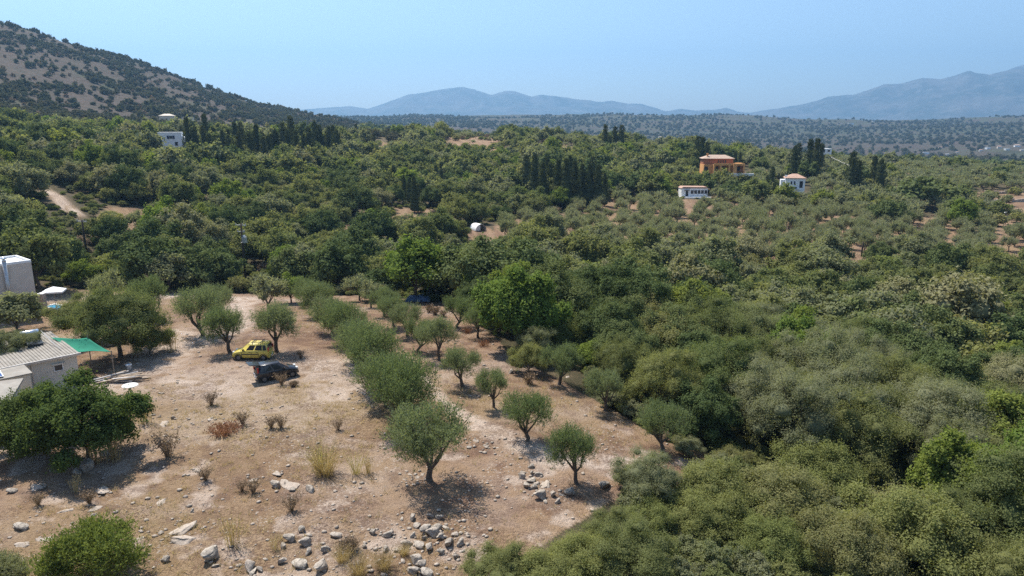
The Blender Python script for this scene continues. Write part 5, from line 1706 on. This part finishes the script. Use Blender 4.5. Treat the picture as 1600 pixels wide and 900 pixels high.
    for s in (-1, 1):
        for x0, x1 in spec['seams']:
            part(MB().box(x0, x1, s * W - .008, s * W + .008, .36, spec['cabin'][4] - .08), 'door_seam', 'trim', T)
        for x in spec['handles']:
            part(MB().box(x - .09, x + .09, s * (W - .01) - .02, s * (W - .01) + .02, spec['cabin'][4] - .15, spec['cabin'][4] - .11), 'door_handle', 'trim', T)
        part(MB().box(spec['mir'] - .06, spec['mir'] + .06, s * (W + .0) - .09, s * (W + .0) + .11, spec['cabin'][4] + .02, spec['cabin'][4] + .18), 'wing_mirror', spec.get('mirmat', 'trim'), T, bevel=.02)
        if spec.get('strip'): part(MB().box(*spec['strip'], s * W - .02, s * W + .02, .60, .68), 'rubbing_strip', 'trim', T)
        part(MB().box(st[-1][0] - .16, st[-1][0] - .0, s * st[-1][3] * .62 - .16, s * st[-1][3] * .62 + .17, spec['hz'] - .08, spec['hz'] + .09), 'headlamp', 'lampclear', T, bevel=.02)
        tz = spec['tail']
        part(MB().box(st[0][0] - .03, st[0][0] + .10, s * (st[0][3] - .06) - .07, s * (st[0][3] - .06) + .08, tz, tz + spec['tailh']), 'tail_lamp', 'lampred', T, bevel=.02)
    part(MB().box(st[-1][0] - .12, st[-1][0] + .05, -st[-1][3] * .95, st[-1][3] * .95, .28, .50), 'front_bumper', spec['bump'], T, bevel=.03)
    part(MB().box(st[0][0] - .07, st[0][0] + .1, -st[0][3] * .98, st[0][3] * .98, .28, .52), 'rear_bumper', spec['bump'], T, bevel=.03)
    part(MB().box(st[-1][0] + .0, st[-1][0] + .03, -.34, .34, .53, .62), 'grille', 'trim', T)
    part(MB().box(st[0][0] - .09, st[0][0] - .065, -.26, .26, .36, .47), 'number_plate', 'white_metal', T)
    return T, L
YEL = dict(paint='yellow', w=.80, axles=(1.12, -1.24), wr=.30, hz=.74, tail=.92, tailh=.36, bump='yellow', mir=.62, mirmat='trim',
           stations=[(-1.76, .34, .96, .72), (-1.66, .26, 1.0, .79), (-1.0, .24, 1.0, .80), (0, .24, .98, .80), (.85, .24, .96, .80), (1.25, .25, .88, .78), (1.58, .28, .78, .73), (1.74, .34, .64, .62)],
           cabin=(-1.74, -1.60, .30, .98, .97, 1.62, .78, .66), side=[(.05, .19), (.225, .49), (.53, .80)], seams=[(-.80, -.78), (-.14, -.12), (.78, .80)], handles=[-.62, .04], strip=(-.85, .78))
T, L = car('yellow_car', 'yellow compact car with roof rack parked under the olive trees', 396, 560, R_(180), YEL)
for s in (-1, 1):
    part(MB().tube([(-1.35, s * .58, 1.63), (-1.3, s * .58, 1.70), (.1, s * .58, 1.71), (.18, s * .58, 1.63)], .022, 6), 'roof_rail', 'trim', T)
for x in (-1.0, -.2):
    part(MB().box(x - .04, x + .04, -.66, .66, 1.715, 1.76), 'roof_bar', 'trim', T)
BLK = dict(paint='black', w=.81, axles=(1.20, -1.20), wr=.30, hz=.72, tail=.90, tailh=.48, bump='black', mir=.55, mirmat='black', hatch=True,
           stations=[(-1.72, .34, .86, .72), (-1.62, .26, .96, .79), (-1.0, .24, .97, .81), (0, .24, .95, .81), (.80, .24, .93, .81), (1.25, .25, .86, .79), (1.60, .28, .76, .74), (1.80, .36, .62, .60)],
           cabin=(-1.62, -1.42, .22, 1.05, .94, 1.54, .79, .63), side=[(.05, .17), (.20, .46), (.50, .80)], seams=[(-.78, -.76), (-.1, -.08), (.82, .84)], handles=[-.6, .1])
T, L = car('black_car', 'black compact car with its tailgate raised beside the yellow one', 432, 590, R_(33), BLK)
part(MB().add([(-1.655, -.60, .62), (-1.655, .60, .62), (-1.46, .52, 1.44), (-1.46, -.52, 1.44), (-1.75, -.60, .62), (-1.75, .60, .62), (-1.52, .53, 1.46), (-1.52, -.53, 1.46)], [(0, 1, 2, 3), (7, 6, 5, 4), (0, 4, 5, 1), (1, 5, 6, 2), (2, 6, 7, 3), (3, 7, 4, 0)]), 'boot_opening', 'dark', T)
part(MB().box(-1.80, -1.62, -.58, .58, .56, .615), 'boot_sill', 'chrome', T)
g = part(MB().add([(-1.42, -.60, 1.50), (-1.42, .60, 1.50), (-2.35, .56, 1.66), (-2.35, -.56, 1.66), (-1.42, -.60, 1.56), (-1.42, .60, 1.56), (-2.35, .56, 1.72), (-2.35, -.56, 1.72)], [(0, 3, 2, 1), (4, 5, 6, 7), (0, 1, 5, 4), (1, 2, 6, 5), (2, 3, 7, 6), (3, 0, 4, 7)]), 'tailgate', 'black', T, bevel=.02)
part(MB().add([(-1.52, -.50, 1.583), (-1.52, .50, 1.583), (-2.0, .48, 1.666), (-2.0, -.48, 1.666)], [(0, 1, 2, 3)]), 'rear_window', 'glass', g)
for s in (-1, 1):
    part(MB().tube([(-1.5, s * .55, 1.30), (-1.95, s * .54, 1.58)], .014, 5), 'gas_strut', 'zinc', g)
# ------------------------------------------------------------------ rocks
def rock_mat(name, a, b, c):
    t = NT(name)
    co = t.obj()
    rnd = t.n('ShaderNodeObjectInfo').outputs['Random']
    n = t.noise(co, 2.2, 7, .68)
    col = t.mix(t.ramp(n, .35, .65), a, b)
    col = t.mix(t.math('MULTIPLY', t.ramp(t.noise(co, 6, 4, .6), .52, .68), .8), col, c)
    col = t.mix(t.math('MULTIPLY', rnd, .45), col, (.40, .33, .27))
    return t.done(t.bsdf(col, .92, .15, 0, n, .9, .12))
M['rock'] = rock_mat('grey_limestone', (.22, .19, .155), (.52, .455, .375), (.07, .063, .056))  # near-black blotches put the shade of crevices into the colour, scattered by noise
M['slab'] = rock_mat('pale_limestone', (.33, .275, .22), (.45, .38, .31), (.23, .18, .14))
def rock_mesh(seed, flat, mat):
    rng = np.random.default_rng(seed)
    bm = bmesh.new()
    bmesh.ops.create_icosphere(bm, subdivisions=3, radius=1)
    V = np.array([v.co[:] for v in bm.verts])
    F = np.array([[v.index for v in f.verts] for f in bm.faces])
    bm.free()
    for i in range(15):                                   # cleft faces
        n = unit(rng.normal(size=3)); cc = rng.uniform(.22, .6)
        d = V @ n
        V = V - np.outer(np.maximum(0, d - cc), n) * .93
    V = V * (1 + (.12 if flat > .3 else .5) * np.array([mnoise.noise(Vector(v * 2.1 + seed)) for v in V])[:, None] + .12 * np.array([mnoise.noise(Vector(v * 5.3 - seed)) for v in V])[:, None])
    V = V * np.array([1, rng.uniform(.65, .95), flat])
    V = V / np.abs(V[:, 0]).max()
    V[:, 2] -= V[:, 2].min() + (.25 if flat > .3 else .9) * flat
    return mesh_np('rock', V, F, mat, False)
RK = [rock_mesh(s, .55 + .09 * (s % 4), M['rock']) for s in range(7)]
SL = [rock_mesh(20 + s, .17, M['slab']) for s in range(4)]
ROCKS = [(628, 813, 12, 0), (644, 813, 16, 0), (670, 810, 18, 0), (685, 811, 16, 0), (651, 825, 16, 0), (666, 831, 22, 0), (683, 828, 22, 0), (698, 828, 18, 0), (677, 839, 24, 0), (700, 854, 30, 0), (719, 854, 20, 0), (657, 857, 22, 0), (670, 860, 18, 0),
 (634, 854, 22, 0), (620, 862, 22, 0), (605, 862, 14, 0), (583, 836, 22, 0), (604, 839, 20, 0), (528, 841, 22, 0), (455, 845, 20, 0), (472, 831, 20, 0), (484, 839, 17, 0), (478, 854, 22, 0), (484, 864, 20, 0), (510, 861, 20, 0), (472, 886, 32, 0), (504, 891, 28, 0),
 (406, 894, 16, 0), (416, 877, 12, 0), (651, 883, 26, 0), (660, 886, 30, 0), (643, 894, 26, 0), (669, 899, 26, 0), (443, 857, 12, 0), (570, 855, 13, 0), (723, 862, 14, 0), (690, 842, 16, 0), (662, 845, 16, 0), (645, 840, 14, 0), (708, 838, 14, 0), (690, 866, 14, 0), (712, 872, 16, 0), (630, 880, 16, 0),
 (448, 756, 54, 1), (433, 741, 28, 1), (487, 769, 22, 0), (459, 766, 13, 0), (432, 761, 18, 0), (831, 731, 13, 0), (815, 739, 13, 0), (815, 748, 15, 0), (831, 741, 15, 0), (844, 744, 15, 0), (827, 753, 17, 0), (823, 761, 15, 0), (835, 764, 15, 0), (851, 760, 32, 1),
 (845, 781, 24, 0), (863, 776, 22, 0), (871, 787, 14, 0), (876, 773, 15, 1), (892, 773, 20, 0), (944, 763, 26, 0), (852, 787, 15, 0), (887, 589, 12, 1), (800, 583, 16, 0), (812, 584, 12, 0),
 (36, 828, 26, 0), (330, 872, 34, 0), (260, 877, 20, 0), (335, 887, 17, 0), (145, 797, 30, 1), (160, 767, 40, 1), (59, 760, 34, 1), (22, 770, 18, 0), (310, 737, 24, 1), (280, 832, 56, 1), (292, 846, 46, 1), (249, 787, 26, 1), (216, 842, 18, 1), (147, 807, 12, 0), (250, 836, 10, 0),
 (137, 735, 30, 0), (390, 890, 28, 0), (395, 897, 24, 0), (392, 752, 20, 1), (100, 800, 24, 1), (65, 845, 34, 1), (38, 852, 30, 1), (120, 742, 18, 0), (255, 665, 26, 1), (240, 650, 12, 0), (330, 655, 20, 1), (270, 655, 12, 0), (300, 800, 10, 0), (365, 820, 12, 1), (540, 870, 16, 0), (560, 885, 18, 0), (590, 880, 14, 0), (440, 880, 16, 0),
 (745, 690, 14, 1), (760, 697, 12, 1), (735, 701, 10, 0), (775, 700, 10, 1), (640, 742, 12, 1), (652, 748, 12, 1), (660, 741, 10, 1), (632, 750, 10, 1), (646, 757, 12, 1), (820, 700, 10, 1), (845, 520, 14, 0)]
RM = [('the rock heap at the bottom', 690, 850), ('the trunk of the front olive', 673, 752), ('the cairn beside the middle row', 835, 760), ('the pale flat outcrop', 448, 756), ('the dark single boulder', 330, 872), ('the low rocks by the tall grass', 480, 850),
      ('the green bush in the corner', 150, 870), ('the leafy shrub', 130, 740), ('the brush pile', 350, 672), ('the wood edge', 900, 590)]
rc = {}
for i, (a, b, w, fl) in enumerate(ROCKS):
    p = hit(a, b)
    dep = p.y * CP - (p.z - CAMZ) * SP
    r = w * dep / FPX / 2 * 1.08
    me = (SL if fl else RK)[i % (4 if fl else 7)]
    o = bpy.data.objects.new('rock', me)
    o.location = p
    o.rotation_euler = (_pr.uniform(-.2, .2) * (0.3 if fl else 1), _pr.uniform(-.2, .2) * (.3 if fl else 1), _pr.uniform(0, 6.28))
    o.scale = (r, r, r)
    link(o)
    k = min(range(len(RM)), key=lambda k: math.hypot(RM[k][1] - a, RM[k][2] - b))
    rc.setdefault((k, fl), []).append((math.hypot(RM[k][1] - a, RM[k][2] - b), i, o))
for (k, fl), lst in rc.items():
    for j, (_, i, o) in enumerate(sorted(lst, key=lambda t: t[:2])):
        tag(o, '%s near %s, %s out from it' % ('flat pale limestone slab' if fl else 'rough grey limestone rock', RM[k][0], ordinal(j + 1)), 'rock', 'rocks on the open ground')

# ------------------------------------------------------------------ dry plants
def stalks(seed, n, h, spread, w, mat, lean=.35, heads=0, curve=.3, bush=False):
    """stems rising from one root, each a thin strip bent outwards; heads: seed heads or leaves at the ends"""
    rng = np.random.default_rng(seed)
    V, F = [], []
    for i in range(n):
        ph = rng.uniform(0, 2 * math.pi)
        d = np.array([math.cos(ph), math.sin(ph), 0])
        b = d * rng.uniform(0, spread)
        hh = h * rng.uniform(.55, 1.1)
        l = rng.uniform(.2, 1) * lean
        s = np.cross(d, [0, 0, 1]) * w * .5
        q = rng.uniform(-1, 1)
        s = s * math.cos(q) + d * w * .5 * math.sin(q)
        pts = [b + d * l * hh * t ** (1 + curve) + np.array([0, 0, hh * t * (1 - .18 * l * t)]) for t in (0, .35, .7, 1.0)]
        k = len(V)
        for j, p in enumerate(pts):
            V += [p - s * (1 - j * .26), p + s * (1 - j * .26)]
        for j in range(3): F.append((k + j * 2, k + j * 2 + 1, k + j * 2 + 3, k + j * 2 + 2))
        for m in range(heads):
            t = rng.uniform(.45, 1)
            c = b + d * l * hh * t ** (1 + curve) + np.array([0, 0, hh * t * (1 - .18 * l * t)])
            e = unit(rng.normal(size=3) + np.array([0, 0, .5])) * rng.uniform(.08, .2) * (1.6 if bush else 1)
            o2 = unit(np.cross(e, rng.normal(size=3))) * w * .9
            k = len(V)
            V += [c, c + e * .5 + o2, c + e, c + e * .5 - o2]
            F.append((k, k + 1, k + 2, k + 3))
    me = mesh_np('stems', np.array(V), np.array(F), mat, False)
    return me
GREENSTRAW = leaf_mat('yellow_green_reed', [(.36, .31, .13), (.40, .33, .14)], .3)
DRYM = {
 'tall_stalks': stalks(1, 46, 1.7, .5, .025, STRAWM, .28, 5),
 'twig_bush': stalks(2, 60, .95, .12, .022, TWIGM, .75, 6),
 'reed_clump': stalks(3, 300, 1.7, .5, .022, STRAWM, .85, 2),
 'reed_green': stalks(4, 70, 2.2, .3, .022, GREENSTRAW, .65, 3),
 'ball_bush': stalks(5, 420, .75, .3, .02, TWIGM, .95, 5, .1, True),
 'weed_tuft': stalks(6, 60, .45, .15, .02, TWIGM, .6, 4),
 'red_grass': stalks(7, 120, .8, .6, .02, LM['russet'], .5, 3),
 'brush_pile': stalks(8, 260, .5, .9, .03, LM['russet'], 1.2, 3),
}
DRY = [('tall_stalks', 150, 722, 1.25, 'tall straw stalks in front of the leafy shrub'), ('tall_stalks', 178, 718, 1.35, 'second clump of straw stalks in front of the leafy shrub'), ('tall_stalks', 228, 660, 1.1, 'straw stalks beside the leafy shrub and the pale stones'), ('tall_stalks', 268, 550, 1.2, 'straw stalks at the edge of the big dusty oak'), ('tall_stalks', 262, 534, 1.0, 'straw stalks between the oak and the track'),
 ('twig_bush', 264, 715, 1.7, 'bare grey twig bush on the straw slope'), ('twig_bush', 330, 634, 1.1, 'bare twig bush in the open field before the cars'), ('twig_bush', 380, 664, 1.0, 'thin reddish twigs beside the brush pile'), ('twig_bush', 424, 670, .9, 'small brown twigs, first of the pair in mid field'), ('twig_bush', 440, 669, 1.0, 'small brown twigs, second of the pair in mid field'),
 ('twig_bush', 455, 800, 1.0, 'reddish twig tuft below the pale flat outcrop'), ('twig_bush', 322, 752, .9, 'dark dead stem beside a pale slab'), ('twig_bush', 140, 787, .9, 'rusty dead stem above the corner bush'), ('twig_bush', 396, 772, .9, 'rusty dead stem beside the pink stones'), ('twig_bush', 528, 672, .8, 'small dry twigs near the dense olive row'), ('twig_bush', 378, 768, .7, 'short dead stem uphill of the tall grass'),
 ('tall_stalks', 364, 852, 1.0, 'tall thin grass stalks above the dark single boulder'), ('tall_stalks', 120, 770, .6, 'thin stalks in the lower straw field'), ('reed_clump', 508, 742, 1.0, 'large straw-coloured reed clump in the open field'), ('reed_green', 500, 738, .95, 'yellow-green shoots growing out of the reed clump'), ('reed_green', 556, 742, .75, 'yellow flowering stalk beside the reed clump'),
 ('tall_stalks', 575, 740, .7, 'thin straw grass between the reed clump and the front olive'), ('ball_bush', 459, 604, .5, 'round grey thorn cushion in front of the black car'), ('twig_bush', 441, 602, 1.05, 'dry brown stalks in front of the black car'), ('brush_pile', 350, 676, 1.0, 'rust-brown pile of cut brush in the open field'),
 ('weed_tuft', 671, 489, 2.0, 'brown weed tuft, first of three at the far grove'), ('weed_tuft', 680, 492, 2.0, 'brown weed tuft, second of three at the far grove'), ('weed_tuft', 693, 495, 1.7, 'brown weed tuft, third of three at the far grove'), ('red_grass', 730, 521, .8, 'russet dry weeds under the paired far olives'), ('red_grass', 755, 541, .8, 'russet dry weeds beside the vivid green leafy tree'),
 ('red_grass', 984, 640, 1.3, 'reddish dry grass at the wood edge behind the sparse row'), ('red_grass', 972, 636, 1.0, 'reddish dry grass tuft next to the larger one at the wood edge'), ('weed_tuft', 826, 600, 2.0, 'brown weed tuft below the yellow-green bush'),
 ('reed_clump', 600, 892, .55, 'low straw tussock beside the bottom rock heap'), ('reed_clump', 560, 900, .6, 'larger straw tussock at the bottom frame edge'), ('reed_clump', 535, 880, .45, 'small straw tussock between the bottom rocks'), ('reed_clump', 632, 868, .35, 'straw tussock tucked behind the bottom rock heap'), ('tall_stalks', 430, 860, .5, 'straw stalks among the low grey rocks'), ('ball_bush', 545, 862, .7, 'grey thorn cushion among the bottom rocks'),
 ('twig_bush', 205, 640, .8, 'dry twigs beside the small round table'), ('twig_bush', 60, 790, .8, 'dead stems in the lower straw corner'), ('twig_bush', 470, 560, .8, 'dry twigs beyond the tail of the yellow car')]
for kd, a, b, sc, lb in DRY:
    o = bpy.data.objects.new({'tall_stalks': 'dry_stalk_plant', 'twig_bush': 'twig_bush', 'reed_clump': 'reed_plant', 'reed_green': 'reed_plant', 'ball_bush': 'thorn_bush', 'weed_tuft': 'weed_plant', 'red_grass': 'dry_grass_plant', 'brush_pile': 'brush_pile'}[kd], DRYM[kd])
    o.location = hit(a, b)
    o.rotation_euler = (0, 0, _pr.uniform(0, 6.28))
    o.scale = (sc, sc, sc)
    tag(link(o), lb, 'dry plant' if kd != 'brush_pile' else 'brush pile', 'dry plants on the open ground')

# ------------------------------------------------------------------ dry grass and stones lying everywhere on the open ground
def open_points(n, seed, bias=1.0):
    rng = np.random.default_rng(seed)
    d = 20 + 70 * rng.random(n) ** bias
    a = np.radians(rng.uniform(-46, 30, n))
    x, y = d * np.sin(a), d * np.cos(a)
    z = H(x, y)
    px, py, _ = project(x, y, z)
    soil, straw, pale, far = zone_masks(x, y, z)
    return x, y, z, px, py, soil, straw, pale, rng
x, y, z, px, py, soil, straw, pale, rng = open_points(24000, 5, 1.1)
cl = fbm(x * .5, y * .5, 95, 3)
m = (soil > .5) & (rng.random(len(x)) < np.clip(straw * 1.3 * (cl * 2.4 - .5) - pale, .04, 1))
x, y, z = x[m], y[m], z[m]
n = len(x); k = 9
ph = rng.uniform(0, 2 * math.pi, (n, k)); hh = rng.uniform(.10, .34, (n, k)) * rng.uniform(.5, 1.3, (n, 1))
bx_ = x[:, None] + rng.normal(size=(n, k)) * .10; by_ = y[:, None] + rng.normal(size=(n, k)) * .10
bz = np.repeat(z[:, None], k, 1) - .02
tx, ty, tz = bx_ + np.cos(ph) * hh * .8, by_ + np.sin(ph) * hh * .8, bz + hh
wx, wy = -np.sin(ph) * .014, np.cos(ph) * .014
V = np.stack([np.stack([bx_ - wx, by_ - wy, bz], -1), np.stack([bx_ + wx, by_ + wy, bz], -1), np.stack([tx, ty, tz], -1)], 2).reshape(-1, 3)
g = link(bpy.data.objects.new('dry_grass', mesh_np('dry_grass', V, np.arange(len(V)).reshape(-1, 3), STRAWM, False)))
tag(g, 'short bleached dry grass over the open field', 'grass', kind='stuff')
x, y, z, px, py, soil, straw, pale, rng = open_points(9000, 9, 1.3)
cl = fbm(x * .35, y * .35, 99, 3)
m = (soil > .5) & (rng.random(len(x)) < np.clip((cl * 3 - 1.25) + pale * .5 + .06, .03, 1))
x, y, z = x[m], y[m], z[m]
for cxp, cyp, nn_, sp in ((680, 842, 170, 1.5), (835, 758, 70, .9), (480, 850, 70, 1.4), (600, 870, 80, 1.6), (650, 750, 60, .6), (752, 697, 60, .7), (280, 838, 50, 1.6), (90, 800, 80, 2.2), (240, 655, 40, 1.2), (430, 755, 40, 1.2)):
    c0 = hit(cxp, cyp)
    xx, yy = c0.x + rng.normal(size=nn_) * sp, c0.y + rng.normal(size=nn_) * sp
    x, y, z = np.concatenate([x, xx]), np.concatenate([y, yy]), np.concatenate([z, H(xx, yy)])
r = .035 + .13 * rng.random(len(x)) ** 3.2
O = np.array([(1, 0, 0), (-1, 0, 0), (0, 1, 0), (0, -1, 0), (0, 0, 1), (0, 0, -1), (.6, .6, .45), (-.6, .5, .4), (-.5, -.65, .45), (.6, -.6, .4)], float)
bmh = bmesh.new()
for q in O: bmh.verts.new(q)
bmesh.ops.convex_hull(bmh, input=bmh.verts)
bmh.verts.index_update()
OF = np.array([[v.index for v in f.verts] for f in bmh.faces])
OV = np.array([v.co[:] for v in bmh.verts])
bmh.free()
n = len(x)
ang = rng.uniform(0, 6.28, n)
ca, sa = np.cos(ang), np.sin(ang)
vv = OV[None] * rng.uniform(.65, 1.2, (n, len(OV), 1)) * r[:, None, None] * np.array([1, 1, .55])
vx = vv[..., 0] * ca[:, None] - vv[..., 1] * sa[:, None] + x[:, None]
vy = vv[..., 0] * sa[:, None] + vv[..., 1] * ca[:, None] + y[:, None]
vz = vv[..., 2] + (z + r * .18)[:, None]
V = np.stack([vx, vy, vz], -1).reshape(-1, 3)
Fq = (OF[None] + (np.arange(n) * len(OV))[:, None, None]).reshape(-1, 3)
tag(link(bpy.data.objects.new('gravel', mesh_np('gravel', V, Fq, M['slab'], False))), 'small pale stones strewn over the open ground', 'stones', kind='stuff')
